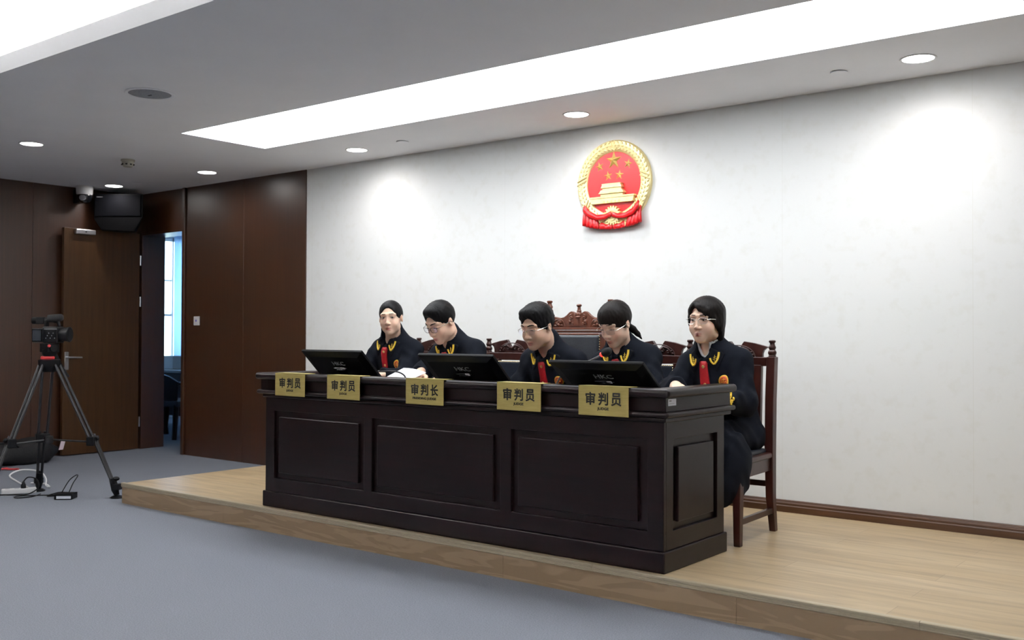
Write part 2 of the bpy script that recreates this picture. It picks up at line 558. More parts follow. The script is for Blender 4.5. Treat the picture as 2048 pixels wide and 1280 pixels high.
# skirting along the white wall, standing on the platform
b = MB().prism([(YW, ZP), (YW-.030, ZP), (YW-.030, ZP+.036), (YW-.024, ZP+.040), (YW-.024, ZP+.052), (YW-.014, ZP+.058), (YW-.010, ZP+.068), (YW, ZP+.070)], XJ, .6, 'x')
tag(b.build('baseboard_back', M_BASE, bevel=.0015), kind='structure')

# platform
pl = empty('platform', (-3.0, 4.7, 0)); tag(pl, kind='structure')
def rel(o, root):
    o.matrix_parent_inverse = Matrix.Translation(-root.location)
    return o
PXL, PXR, PYF = -6.41, .6, 3.786
rel(MB().box(PXL, PXR, PYF, YW, .01, ZP).build('platform_top', M_PLANK, pl), pl)
r = MB()
xs = [PXL-.002, -5.25, -3.02, -1.80, -.6, .6]
for x0, x1 in zip(xs[:-1], xs[1:]): r.box(x0+.0008, x1-.0008, PYF-.008, PYF+.01, 0, ZP-.002)
r.box(PXL-.008, PXL+.01, PYF, YW-.006, 0, ZP-.002)
rel(r.build('riser', M_RISER, pl), pl)
n = MB()
for x0, x1 in ((PXL-.008, -4.282), (-4.28, -2.5), (-2.498, -1.08), (-1.078, .6)):
    n.prism([(PYF+.012, ZP+.0005), (PYF+.012, ZP+.004), (PYF-.010, ZP+.004), (PYF-.013, ZP+.001), (PYF-.013, ZP-.008), (PYF-.010, ZP-.010), (PYF-.013, ZP-.012), (PYF-.013, ZP-.019), (PYF-.010, ZP-.021), (PYF-.012, ZP-.024), (PYF-.008, ZP-.028), (PYF-.008, ZP+.0005)], x0, x1, 'x')
rel(n.build('step_nosing', M_ALU, pl), pl)

# door leaf, open flat along the left wall
d = empty('door_1', (-9.28, 5.62, 0)); tag(d, kind='structure')
LX = -9.258
rel(MB().box(LX-.042, LX, 4.833, 5.625, .008, 2.193).build('leaf', M_DOOR, d, bevel=.002), d)
h = MB().box(LX, LX+.009, 4.845, 4.885, .825, .998)
ho = rel(h.build('handle_plate', M_STEEL, d, bevel=.003), d)
l = MB().tube([(LX+.005, 4.865, .945), (LX+.05, 4.865, .945)], .010, 10).tube([(LX+.05, 4.862, .945), (LX+.052, 4.93, .944), (LX+.05, 4.995, .942)], .0085, 10)
rel(l.build('lever', M_STEEL, d), d)
cl = MB().box(LX, LX+.045, 4.93, 5.13, 2.135, 2.185)
rel(cl.build('door_closer', M_STEEL, d, bevel=.008), d)
cb = MB().box(LX+.045, LX+.047, 5.02, 5.035, 2.155, 2.165)
rel(cb.build('closer_mark', M_BLKPL, d), d)
for z in (1.92, 1.5, .28):
    rel(MB().tube([(LX+.006, 5.632, z-.05), (LX+.006, 5.632, z+.05)], .008, 8).build('hinge', M_STEEL, d), d)
t = MB().box(DX0, DX0+.02, YW+.0, YW+.262, 0, DZ).box(DX1-.02, DX1, YW, YW+.262, 0, DZ).box(DX0+.02, DX1-.02, YW, YW+.262, DZ-.02, DZ)
tag(t.build('trim_3', M_WALNUT, bevel=.002), kind='structure')

# switch plate beside the doorway
s = empty('wall_switch', (-8.30, YW-.006, 1.30)); tag(s, 'white switch plate with a blue dot on the timber wall right of the doorway', 'switch')
MB().box(-.045, .045, -.008, 0, -.043, .043).build('plate', M_WHPL, s, bevel=.003)
MB().box(-.026, .026, -.011, -.008, -.03, .03).build('rocker', M_WHPL, s, bevel=.002)
MB().ell((0, -.011, .002), (.009, .003, .012)).build('indicator', mat('blue_dot', (.03, .03, .55), .4), s)

# ------------------------------------------------------------------ the room beyond the doorway
M_BWALL = mat('office_wall', (.55, .62, .72), .9, spec=.1)
WX = -12.4
b = MB()
WY0, WY1, WZ0, WZ1 = 6.6, 9.0, .70, 2.52
b.box(WX-.2, WX, 5.9, WY0, 0, 2.75); b.box(WX-.2, WX, WY1, 10.2, 0, 2.75)
b.box(WX-.2, WX, WY0, WY1, 0, WZ0); b.box(WX-.2, WX, WY0, WY1, WZ1, 2.75)
tag(b.build('wall_office_left', M_BWALL), kind='structure')
tag(MB().box(WX-.2, -7.4, 10.0, 10.2, 0, 2.75).build('wall_office_back', M_BWALL), kind='structure')
tag(MB().box(-7.5, -7.3, 5.92, 10.2, 0, 2.75).build('wall_office_right', M_BWALL), kind='structure')
tag(MB().box(WX-.2, XL-.2, 5.7, 5.92, 0, 2.75).build('wall_office_front', M_BWALL), kind='structure')
tag(MB().box(WX-.2, -7.3, 5.9, 10.2, 2.75, 2.8).build('ceiling_office', M_CEIL), kind='structure')
wd = empty('window_1', (WX, 7.8, WZ0)); tag(wd, kind='structure')
f = MB()
f.box(WX-.07, WX-.02, WY0, WY0+.05, WZ0, WZ1); f.box(WX-.07, WX-.02, WY1-.05, WY1, WZ0, WZ1)
f.box(WX-.07, WX-.02, WY0, WY1, WZ0, WZ0+.05); f.box(WX-.07, WX-.02, WY0, WY1, WZ1-.05, WZ1)
f.box(WX-.07, WX-.02, 8.055, 8.075, WZ0, WZ1)
f.box(WX-.07, WX-.04, WY0, 8.06, 1.42, 1.45); f.box(WX-.07, WX-.04, WY0, 8.06, 1.91, 1.93)
rel(f.build('window_frame', mat('pale_frame', (.85, .87, .9), .5), wd), wd)
def pane_material():
    m = bpy.data.materials.new('window_glass'); m.use_nodes = True
    nt = m.node_tree
    for n in list(nt.nodes): nt.nodes.remove(n)
    out = nt.nodes.new('ShaderNodeOutputMaterial')
    tr = nt.nodes.new('ShaderNodeBsdfTransparent'); tr.inputs[0].default_value = (.93, .96, .98, 1)
    gl = nt.nodes.new('ShaderNodeBsdfGlossy'); gl.inputs['Roughness'].default_value = .02
    mx = nt.nodes.new('ShaderNodeMixShader'); mx.inputs[0].default_value = .06
    nt.links.new(tr.outputs[0], mx.inputs[1]); nt.links.new(gl.outputs[0], mx.inputs[2]); nt.links.new(mx.outputs[0], out.inputs[0])
    return m
rel(MB().box(WX-.05, WX-.045, WY0, WY1, WZ0, WZ1).build('pane', pane_material(), wd), wd)
cm_ = bpy.data.materials.new('pale_blue_curtain'); cm_.use_nodes = True
nt = cm_.node_tree
bs = nt.nodes['Principled BSDF']; bs.inputs['Base Color'].default_value = (.74, .84, .96, 1); bs.inputs['Roughness'].default_value = .9
tl = nt.nodes.new('ShaderNodeBsdfTranslucent'); tl.inputs[0].default_value = (.60, .77, 1., 1)
mx = nt.nodes.new('ShaderNodeMixShader'); mx.inputs[0].default_value = .85
nt.links.new(bs.outputs[0], mx.inputs[1]); nt.links.new(tl.outputs[0], mx.inputs[2]); nt.links.new(mx.outputs[0], nt.nodes['Material Output'].inputs[0])
cu = MB(); cv_, cf_ = [], []
N = 60
for i in range(N+1):
    y = 8.045 + .96*i/N
    for z in (.72, 2.55): cv_.append((WX+.04+.008*math.sin(i*.9), y, z))
for i in range(N): cf_.append((2*i, 2*i+1, 2*i+3, 2*i+2))
cu.add(cv_, cf_, True)
o = cu.build('curtain', cm_); so = o.modifiers.new('thick', 'SOLIDIFY'); so.thickness = .003
tag(o, 'pale blue curtain hanging at the bright window beyond the doorway', 'curtain')

# a dark desk and an armchair glimpsed through the doorway
dk = empty('office_desk', (-11.0, 7.15, 0)); tag(dk, 'dark office desk with a pale top seen through the doorway', 'desk')
MB().box(-.75, .75, -.35, .35, .71, .74).build('desktop', mat('office_top', (.20, .22, .24), .4), dk, bevel=.004)
for sx in (-.7, .68):
    MB().box(sx, sx+.02, -.32, .32, 0, .71).build('side_panel', M_ROSE, dk)
MB().box(-.68, .68, -.30, -.28, .2, .71).build('modesty_panel', M_ROSE, dk)
bx = MB().box(-11.03, -10.80, 7.02, 7.24, .742, .90).build('storage_box', mat('pale_card', (.55, .58, .60), .8), bevel=.004)
tag(bx, 'pale grey box standing on the desk beyond the doorway', 'box')
ac = empty('office_armchair', (-10.06, 6.52, 0), math.radians(200)); tag(ac, 'dark carved wooden armchair seen through the doorway in front of the office desk', 'chair')
MB().box(-.27, .27, -.25, .25, .36, .43).build('seat', M_LEATHER, ac, bevel=.015)
MB().prism([(-.25, .43), (.25, .43), (.27, .64), (.15, .70), (0, .74), (-.15, .70), (-.27, .64)], .21, .25, 'y').build('backrest', M_ROSE, ac, bevel=.008)
for sx in (-1, 1):
    MB().tube([(sx*.25, .22, .62), (sx*.28, 0, .60), (sx*.27, -.22, .58), (sx*.27, -.24, .44)], .022, 8).build('armrest', M_ROSE, ac)
    MB().tube([(sx*.23, -.21, .38), (sx*.27, -.26, .25), (sx*.25, -.23, .1), (sx*.27, -.27, 0)], [.05, .045, .03, .035], 8).build('leg', M_ROSE, ac)
    MB().tube([(sx*.23, .22, .38), (sx*.24, .24, .2), (sx*.25, .27, 0)], [.035, .03, .026], 8).build('leg', M_ROSE, ac)

# ------------------------------------------------------------------ ceiling fittings
def downlight(x, y, label, on=True):
    r = empty('downlight', (x, y, ZC)); tag(r, label, 'ceiling light', 'round downlights in the ceiling')
    MB().lathe([(.076, 0), (.088, 0), (.090, -.003), (.088, -.005), (.078, -.004), (.076, 0)], n=32).build('trim_ring', M_WHPL, r)
    MB().lathe([(.0, -.0015), (.076, -.0015), (.076, -.0005), (0, -.0005)], n=32).build('lens', M_LAMP, r)
    ld = bpy.data.lights.new('spot', 'SPOT'); ld.energy = SPOT_W; ld.spot_size = math.radians(168); ld.spot_blend = .75
    ld.shadow_soft_size = .05; ld.color = (1, .93, .905)
    lo = bpy.data.objects.new('downlight_lamp', ld); COL.objects.link(lo); lo.parent = r; lo.location = (0, 0, -.012)
    return r
for x, y, lb in ((-1.506, 5.27, 'round lit downlight nearest the right edge, beyond the end of the light panel'),
                 (-3.63, 5.28, 'round lit downlight above the red and gold emblem'),
                 (-5.68, 5.28, 'round lit downlight near the left end of the white wall'),
                 (-7.53, 5.22, 'round lit downlight over the dark timber wall right of the doorway'),
                 (-8.95, 5.16, 'round lit downlight beside the corner loudspeaker above the open door'),
                 (-7.457, 3.632, 'round lit downlight at far left, away from the walls')):
    downlight(x, y, lb)
sp = empty('ceiling_speaker', (-5.32, 3.29, ZC)); tag(sp, 'round grey flush loudspeaker grille in the ceiling left of the light panel', 'speaker')
MB().lathe([(.122, 0), (.140, 0), (.143, -.004), (.138, -.008), (.122, -.006)], n=40).build('rim', M_CEIL, sp)
MB().lathe([(0, -.012), (.06, -.011), (.115, -.006), (.122, -.003), (.122, 0), (0, 0)], n=40).build('grille', M_GRILLE, sp)
MB().box(-.016, .016, -.005, .005, -.0135, -.011).build('badge', M_BLKPL, sp)
sd = empty('smoke_detector', (-7.51, 4.45, ZC)); tag(sd, 'small cream smoke detector hanging under the ceiling above the doorway side', 'smoke detector')
MB().lathe([(.055, 0), (.055, -.012), (0, -.012), (0, 0)], n=24).build('base', M_CREAM, sd)
MB().lathe([(.045, -.012), (.048, -.02), (.045, -.045), (.034, -.058), (0, -.060), (0, -.012)], n=24).build('housing', M_CREAM, sd)
sl = MB()
for k in range(8):
    a = 2*PI*k/8
    c_, s_ = math.cos(a), math.sin(a)
    sl.ell((.0455*c_, .0455*s_, -.040), (.010, .010, .006), 8)
sl.build('vent_slots', M_BLKPL, sd)
for x, y, lb in ((-1.92, 5.28, 'flat round sprinkler cover in the ceiling left of the rightmost downlight'),
                 (-5.16, 5.25, 'flat round sprinkler cover in the ceiling near the left end of the white wall'),
                 (-8.59, 5.19, 'flat round sprinkler cover in the ceiling over the doorway')):
    o = MB().lathe([(0, -.010), (.043, -.009), (.046, -.006), (.046, -.004), (.03, -.004), (.03, 0), (0, 0)], n=28).build('sprinkler_cover', M_CEIL, loc=(x, y, ZC))
    tag(o, lb, 'sprinkler', 'sprinkler covers in the ceiling')
o = MB().lathe([(0, -.03), (.03, -.028), (.06, -.01), (.062, 0), (0, 0)], n=24).build('smoke_detector', M_WHPL, loc=(-4.30, 1.80, 2.97))
tag(o, 'white disc on the raised tray ceiling at the top left corner', 'smoke detector')

# dome camera near the left wall
dc = empty('dome_camera', (-9.20, 5.0, ZC)); tag(dc, 'white and black dome security camera under the ceiling beside the loudspeaker', 'security camera')
MB().lathe([(.0, 0), (.075, 0), (.078, -.012), (.074, -.075), (.065, -.085), (0, -.085)], n=28).build('housing', M_WHPL, dc)
MB().lathe([(0, -.085), (.068, -.085), (.070, -.10), (.062, -.135), (.040, -.16), (0, -.168)], n=28).build('dome', M_BLKGL, dc)
MB().lathe([(0, 0), (.030, 0), (.030, .012), (.018, .014), (0, .010)], (.048, -.045, -.122), 16, Matrix.Rotation(math.radians(70), 3, Vector((.6, .7, 0)))).build('lens', mat('lens_grey', (.18, .18, .2), .2), dc)
# black block standing in for the camera's shadow on the wall
MB().box(-.16, -.05, -.035, .035, -.16, -.02).build('bracket_or_shade', M_BLKPL, dc, bevel=.01)

# corner loudspeaker
ws = empty('wall_speaker', (-9.125, 5.365, 2.168), math.radians(38)); tag(ws, 'black wedge loudspeaker mounted high in the corner above the open door', 'speaker')
b = MB()
pf = [(-.245, .375), (.245, .375), (.245, .145), (.165, 0), (-.160, .015), (-.235, .125)]
pb = [(-.12, .36), (.12, .36), (.12, .12), (.07, .02), (-.07, .02), (-.12, .12)]
v = [(p[0], -.14, p[1]) for p in pf] + [(p[0], .14, p[1]) for p in pb]
fcs = [tuple(range(6)), tuple(range(11, 5, -1))] + [(i, 6+i, 6+(i+1) % 6, (i+1) % 6) for i in range(6)]
b.add(v, fcs); b.build('cabinet', mat('speaker_black', (.0022, .0022, .0028), .6, spec=.08), ws, bevel=.008)
MB().box(-.225, .225, -.148, -.138, .155, .36).build('grille', noisy('speaker_mesh', (.0016, .0018, .0026), (.0034, .0036, .005), nscale=220., rough=.7, spec=.05), ws, bevel=.004)
MB().box(-.205, -.145, -.1505, -.147, .337, .345).build('maker_plate', M_STEEL, ws)
MB().box(-.04, .04, .13, .20, .18, .26).build('bracket_or_shade', M_BLKMT, ws)

# ------------------------------------------------------------------ the judges' bench
BX0, BX1, BY0, BY1 = -4.92, -2.172, 3.84, 4.425
ZW, ZT = .885, .945                     # work surface, parapet top
bn = empty('judges_bench', (-3.546, 4.13, ZP)); tag(bn, 'long dark rosewood bench with raised panels, seating five judges on the platform', 'bench')
R = lambda o: rel(o, bn)
Z0, Z1 = .231, .80
f = MB().pierced([BX0, -4.84, -4.06, -3.998, -3.09, -3.022, -2.255, BX1], [Z0, .312, .717, Z1], {(1, 1), (3, 1), (5, 1)}, BY0, BY0+.02, lambda u, v, d: (u, d, v))
f.box(BX0+.004, BX1-.004, BY0+.018, BY0+.034, Z0, Z1)
R(f.build('front_frame', M_ROSE, bn, bevel=.0025))
for x0, x1 in ((-4.795, -4.105), (-3.955, -3.135), (-2.979, -2.303)):
    R(MB().box(x0, x1, BY0-.002, BY0+.018, .347, .681).build('front_panel', M_ROSE, bn, bevel=.004))
for side, xa, xb in ((1, BX1-.02, BX1), (-1, BX0, BX0+.02)):
    xo, xi = (xb-.0005, xa) if side > 0 else (xa+.0005, xb)
    f = MB().pierced([BY0+.021, 3.925, 4.352, BY1], [Z0, .312, .717, Z1], {(1, 1)}, xo, xi, lambda u, v, d: (d, u, v))
    f.box(min(xi, xi-side*.014), max(xi, xi-side*.014), BY0+.036, BY1-.002, Z0, Z1)
    R(f.build('end_frame', M_ROSE, bn, bevel=.0025))
    xc = BX1+.002 if side > 0 else BX0-.002
    R(MB().box(min(xc, xc-side*.018), max(xc, xc-side*.018), 3.968, 4.311, .345, .68).build('end_panel', M_ROSE, bn, bevel=.004))
# plinth
p = MB().prism([(-4.931, 4.438), (-4.931, 3.8266), (-2.161, 3.8266), (-2.161, 4.438), (-2.19, 4.438), (-2.19, 3.852), (-4.90, 3.852), (-4.90, 4.438)], ZP, .231, 'z')
R(p.build('plinth', M_ROSE, bn, bevel=.006))
# mouldings and frieze, three sided
def three(name, d0, depth, z0, z1, bev, seg=4, y1=4.47):
    xa, xb, ya = BX0-d0, BX1+d0, BY0-d0
    b = MB().prism([(xa, y1), (xa, ya), (xb, ya), (xb, y1), (xb-depth, y1), (xb-depth, ya+depth), (xa+depth, ya+depth), (xa+depth, y1)], z0, z1, 'z')
    R(b.build(name, M_ROSE, bn, bevel=bev, seg=seg))
three('lower_moulding', .016, .05, .796, .819, .007)
three('lower_moulding', .042, .08, .818, .843, .0115)
three('frieze', .022, .04, .843, .907, .002, 1, 4.445)
three('top_moulding', .050, .115, .905, .945, .017, 5)
R(MB().box(BX0+.02, BX1-.02, BY0+.02, 4.455, ZW-.03, ZW).build('worktop', M_ROSE, bn, bevel=.003))
lb = MB().box(-2.1500, -2.1490, 3.838, 3.908, .870, .900)
R(lb.build('asset_label', M_PAPER, bn))
R(MB().box(-2.1490, -2.1487, 3.846, 3.866, .889, .894).box(-2.1490, -2.1487, 3.846, 3.892, .879, .8805).build('label_print', mat('grey_ink', (.25, .25, .27), .8), bn))

# ------------------------------------------------------------------ brass nameplates
M_PLATE = noisy('brass_plate', (.44, .35, .105), (.52, .42, .14), scale=(1, 1, 12), nscale=8., rough=.45, metal=.35)
M_INK = mat('black_ink', (.006, .006, .006), .6, spec=.3)
def nameplate(xc, cn, en, label):
    r = empty('nameplate', (xc, 3.7865, .881)); tag(r, label, 'nameplate', 'brass nameplates along the front of the bench')
    b = MB().box(-.1335, .1335, -.0035, -.0005, -.0665, .0675).box(-.1335, .1335, -.0035, .075, .0645, .0675)
    b.build('plate', M_PLATE, r, bevel=.0006, seg=1)
    for i, ch in enumerate(cn):
        text_mesh(ch, .06, M_INK, 'character', r, (-.068+.069*i, -.0038, .010), height=.056, width=.050 if ch != '判' else .050, bold=.0016)
    text_mesh(en, .02, M_INK, 'lettering', r, (0, -.0038, -.036), height=.0145, width=.060 if len(en) < 8 else .165, bold=.0006)
nameplate(-4.628, '审判员', 'JUDGE', 'brass nameplate at the far left corner of the bench front')
nameplate(-4.170, '审判员', 'JUDGE', 'brass nameplate below the leftmost monitor')
nameplate(-3.5515, '审判长', 'PRESIDING JUDGE', 'brass nameplate reading PRESIDING JUDGE on the bench front')
nameplate(-2.9335, '审判员', 'JUDGE', 'brass JUDGE nameplate in front of the man in rimless glasses')
nameplate(-2.4515, '审判员', 'JUDGE', 'brass JUDGE nameplate nearest the right corner of the bench')

# ------------------------------------------------------------------ monitors
M_LOGO = mat('logo_grey', (.30, .31, .33), .4)
def monitor(x0, ytop, ztop, tilt, label, W=.52, H=.275):
    r = empty('monitor', (x0+W/2, ytop, ztop)); tag(r, label, 'monitor', 'black monitors tilted on the bench')
    t = math.radians(tilt)
    rot = (t, 0, 0)
    b = MB().box(-W/2, W/2, 0, .016, -H, 0)
    b.build('bezel', M_BLKPL, r, bevel=.003).rotation_euler = rot
    # domed back shell with sloping margins
    s = MB()
    o1 = [(-W/2+.004, -.004), (W/2-.004, -.004), (W/2-.004, -H+.004), (-W/2+.004, -H+.004)]
    o2 = [(-W/2+.05, -.036), (W/2-.05, -.036), (W/2-.05, -H+.03), (-W/2+.05, -H+.03)]
    v = [(x, 0, z) for x, z in o1] + [(x, -.012, z) for x, z in o2]
    s.add(v, [(4, 5, 6, 7), (3, 2, 1, 0)] + [(i, (i+1) % 4, 4+(i+1) % 4, 4+i) for i in range(4)])
    s.build('back_shell', M_BLKPL, r, bevel=.004).rotation_euler = rot
    MB().box(-W/2+.012, W/2-.012, .0155, .0168, -H+.014, -.012).build('screen', mat('lcd_glass', (.02, .025, .035), .15), r).rotation_euler = rot
    M3 = Matrix.Rotation(t, 3, 'X')
    text_mesh('HKC', .04, M_LOGO, 'logo', r, M3 @ Vector((0.01, -.0125, -.090)), rot=(PI/2+t, 0, 0), width=.10, height=.030, bold=.0006)
    hb = MB().box(-.055, .055, -.018, -.010, -.132, -.124).box(-.03, .03, -.024, -.010, -H+.03, -.130)
    hb.build('stand_hinge', M_BLKGL, r, bevel=.003).rotation_euler = rot
    MB().box(.014, .042, -.0200, -.0182, -.134, -.118).build('paper_tag', M_PAPER, r).rotation_euler = rot
    return r
monitor(-4.700, 3.925, 1.076, 45.8, 'black monitor at the left end of the bench, in front of the woman without glasses')
monitor(-3.700, 3.885, 1.068, 47.2, 'black monitor in front of the man leaning over papers, middle of the three')
monitor(-2.812, 3.860, 1.048, 53.0, 'black monitor in front of the woman with a ponytail, nearest the right')

# ------------------------------------------------------------------ microphones
def smooth_path(pts, n=8):
    P = [Vector(p) for p in pts]; out = []
    for i in range(len(P)-1):
        p0 = P[max(i-1, 0)]; p1 = P[i]; p2 = P[i+1]; p3 = P[min(i+2, len(P)-1)]
        for k in range(n):
            t_ = k/n
            out.append(.5*((2*p1)+(-p0+p2)*t_+(2*p0-5*p1+4*p2-p3)*t_*t_+(-p0+3*p1-3*p2+p3)*t_**3))
    out.append(P[-1]); return out
def gooseneck(path, base, label, ring=True):
    r = empty('gooseneck_microphone', base); tag(r, label, 'microphone', 'gooseneck microphones on the bench')
    B = Vector(base)
    P = [Vector(p)-B for p in path]
    MB().box(-.05, .05, -.06, .06, 0, .028).build('base', M_BLKPL, r, bevel=.008)
    MB().tube(smooth_path(P, 6), .0045, 8).build('neck', mat('neck_grey', (.16, .16, .17), .35, .6) if ring else M_BLKMT, r)
    d = (P[-1]-P[-2]).normalized()
    q = d.to_track_quat('Z', 'Y').to_matrix()
    if ring:
        MB().lathe([(0, 0), (.011, 0), (.013, .006), (.011, .013), (0, .013)], P[-1], 16, q).build('light_ring', mat('red_ring', (.8, .04, .03), .4, emit=1.2, emitcol=(1, .05, .03)), r)
    MB().lathe([(0, .010), (.014, .012), (.020, .022), (.021, .045), (.017, .060), (.008, .068), (0, .069)], P[-1], 20, q).build('foam_head', noisy('mic_foam', (.006, .006, .008), (.012, .012, .014), nscale=500., rough=.9, bump=.5), r)
gooseneck([(-3.08, 4.30, .905), (-3.068, 4.30, .935), (-3.03, 4.30, .975), (-2.90, 4.30, 1.032), (-2.83, 4.30, 1.062), (-2.800, 4.30, 1.076)], (-3.08, 4.30, ZW), 'gooseneck microphone with a red ring rising behind the rightmost monitor')
gooseneck([(-4.05, 4.16, .905), (-4.055, 4.15, .94), (-4.085, 4.12, .962), (-4.16, 4.10, .962), (-4.26, 4.10, .958), (-4.30, 4.10, .955)], (-4.05, 4.16, ZW), 'black gooseneck microphone bent low beside the leftmost monitor', ring=False)

# papers
def sheet(name, pts, label, group=None):
    b = MB(); n = 8
    A, B, C_, D = [Vector(p) for p in pts]
    v = []
    for j in range(n+1):
        for i in range(n+1):
            u, w_ = i/n, j/n
            p = (A*(1-u)+B*u)*(1-w_) + (D*(1-u)+C_*u)*w_
            p.z += .012*math.sin(PI*u)*math.sin(PI*w_*.8)
            v.append(p)
    fs = [(j*(n+1)+i, j*(n+1)+i+1, (j+1)*(n+1)+i+1, (j+1)*(n+1)+i) for j in range(n) for i in range(n)]
    c0 = sum((Vector(p) for p in v), Vector())/len(v)
    b.add([p-c0 for p in v], fs, True)
    o = b.build(name, M_PAPER, loc=c0)
    s = o.modifiers.new('thick', 'SOLIDIFY'); s.thickness = .002
    tag(o, label, 'paper', group)
    return o
sheet('paper_sheet', [(-4.285, 4.17, .900), (-4.04, 4.15, .905), (-4.06, 4.34, .950), (-4.275, 4.37, .972)], 'white paper sheets held up on the bench by the man looking down', 'papers on the bench')
sheet('paper_sheet', [(-4.24, 4.20, .889), (-4.00, 4.18, .889), (-3.98, 4.40, .889), (-4.21, 4.42, .889)], 'white sheet lying flat on the bench under the raised papers', 'papers on the bench')

# ------------------------------------------------------------------ chairs
def scroll(b, c, r0, turns, sgn, r, y, a0=0., flip=1):
    pts = []; rs = []
    n = int(18*turns)
    for i in range(n+1):
        t_ = i/n
        a = a0+sgn*2*PI*turns*t_
        rr = r0*(1-.82*t_)
        pts.append((c[0]+flip*rr*math.cos(a), y, c[1]+rr*math.sin(a)))
        rs.append(r*(1-.35*t_))
    b.tube(pts, rs, 6)
    b.ell((c[0], y, c[1]), (r*1.5, r*1.3, r*1.5), 8)

FIN = [(.0, 0), (.020, 0), (.021, .004), (.018, .010), (.022, .017), (.023, .026), (.019, .034), (.015, .038), (.019, .046), (.020, .053), (.016, .060), (.013, .070), (.0135, .075), (.018, .079), (.0185, .086), (.015, .090), (.0, .091)]
def make_chair():
    r = empty('judge_chair', (0, 0, 0))
    W = .198
    def post(sx):
        b = MB()
        st = [(.265, .0, .017), (.232, .18, .021), (.224, .42, .0235), (.232, .70, .0235), (.250, .928, .0235)]
        x = sx*W
        b.loft([[(x-h, y-h, z), (x+h, y-h, z), (x+h, y+h, z), (x-h, y+h, z)] for y, z, h in st])
        o = b.build('back_post', M_CHAIR, r, bevel=.0025, seg=1)
        MB().lathe(FIN, (sx*W, .250, .927), 20).build('finial', M_CHAIR, o)
    post(-1); post(1)
    for sx in (-1, 1):
        b = MB(); x = sx*.225
        st = [(-.222, 0, .017), (-.222, .395, .0235)]
        (y0, z0, h0), (y1, z1, h1) = st
        b.hexa([(x-h0, y0-h0, z0), (x-h1, y1-h1, z1), (x-h0, y0+h0, z0), (x-h1, y1+h1, z1), (x+h0, y0-h0, z0), (x+h1, y1-h1, z1), (x+h0, y0+h0, z0), (x+h1, y1+h1, z1)])
        b.build('leg', M_CHAIR, r, bevel=.003, seg=1)
        b = MB(); 
        b.hexa([(sx*.217-.011, -.20, .098), (sx*.217-.011, -.20, .128), (sx*.20-.011, .23, .098), (sx*.20-.011, .23, .128), (sx*.217+.011, -.20, .098), (sx*.217+.011, -.20, .128), (sx*.20+.011, .23, .098), (sx*.20+.011, .23, .128)])
        b.build('stretcher', M_CHAIR, r, bevel=.002, seg=1)
    MB().box(-.19, .19, .215, .235, .24, .27).build('stretcher', M_CHAIR, r, bevel=.002, seg=1)
    b = MB()
    b.prism([(-.232, -.232), (.232, -.232), (.205, .222), (-.205, .222)], .327, .396, 'z')
    b.build('seat_apron', M_CHAIR, r, bevel=.003, seg=1)
    b = MB(); b.prism([(-.248, -.25), (.248, -.25), (.218, .21), (-.218, .21)], .394, .424, 'z')
    b.build('seat_frame', M_CHAIR, r, bevel=.011, seg=4)
    b = MB(); b.prism([(-.218, -.225), (.218, -.225), (.19, .195), (-.19, .195)], .418, .446, 'z')
    b.build('seat_cushion', M_LEATHER, r, bevel=.013, seg=4)
    # rails and stiles of the back
    Y = lambda z: .224+.026*(z-.42)/.51
    MB().box(-W+.02, W-.02, Y(.9)-.016, Y(.9)+.012, .878, .926).build('top_rail', M_CHAIR, r, bevel=.003, seg=1)
    MB().box(-W+.02, W-.02, Y(.46)-.016, Y(.46)+.012, .455, .508).build('lower_rail', M_CHAIR, r, bevel=.003, seg=1)
    for sx in (-1, 1):
        x = sx*.120
        b = MB(); h = .024
        b.hexa([(x-h, Y(.5)-.016, .50), (x-h, Y(.88)-.016, .885), (x-h, Y(.5)+.012, .50), (x-h, Y(.88)+.012, .885), (x+h, Y(.5)-.016, .50), (x+h, Y(.88)-.016, .885), (x+h, Y(.5)+.012, .50), (x+h, Y(.88)+.012, .885)])
        b.build('stile', M_CHAIR, r, bevel=.003, seg=1)
    h = .102
    b = MB(); b.hexa([(-h, Y(.5)-.020, .515), (-h, Y(.85)-.024, .870), (-h, Y(.5)+.006, .515), (-h, Y(.85)+.006, .870), (h, Y(.5)-.020, .515), (h, Y(.85)-.024, .870), (h, Y(.5)+.006, .515), (h, Y(.85)+.006, .870)])
    lp = b.build('back_pad', M_LEATHER, r, bevel=.010, seg=3)
    b = MB()
    for i in range(16):
        b.ell((-.098+.196*i/15, Y(.866)-.020, .868), (.0055, .005, .0045), 8)
    for i in range(1, 26):
        z = .868-.345*i/25
        for sx in (-1, 1): b.ell((sx*.098, Y(z)-.019, z), (.0045, .005, .0050), 8)
    b.build('nail_heads', M_BRASS, lp)
    # carved crest
    half = [(.0, .965), (.012, .968), (.030, .998), (.040, 1.010), (.10, 1.001), (.160, .986), (.180, .980), (.166, .973), (.152, .962), (.146, .945), (.146, .926)]
    poly = half + [(-x, z) for x, z in reversed(half[1:])]
    cr = MB().prism(poly, Y(.96)-.012, Y(.96)+.010, 'y').build('crest_rail', M_CHAIR, r, bevel=.002, seg=1)
    b = MB(); yy = Y(.96)-.014
    arc = [(.105*math.cos(a), yy, .926+.062*math.sin(a)) for a in [PI*i/24 for i in range(25)]]
    b.tube(arc, .0035, 6)
    for s in (-1, 1):
        scroll(b, (s*.030, .960), .016, 1.2, 1, .0052, yy, PI*.5, s)
        scroll(b, (s*.062, .950), .013, 1.2, -1, .0048, yy, PI*.5, s)
        b.tube([(s*.012, yy, .957), (s*.035, yy-.003, .975), (s*.062, yy, .966), (s*.083, yy, .945), (s*.092, yy, .932)], [.006, .0065, .006, .005, .003], 6)
        b.ell((s*.085, yy, .952), (.008, .006, .006), 8); b.ell((s*.094, yy, .936), (.007, .006, .008), 8)
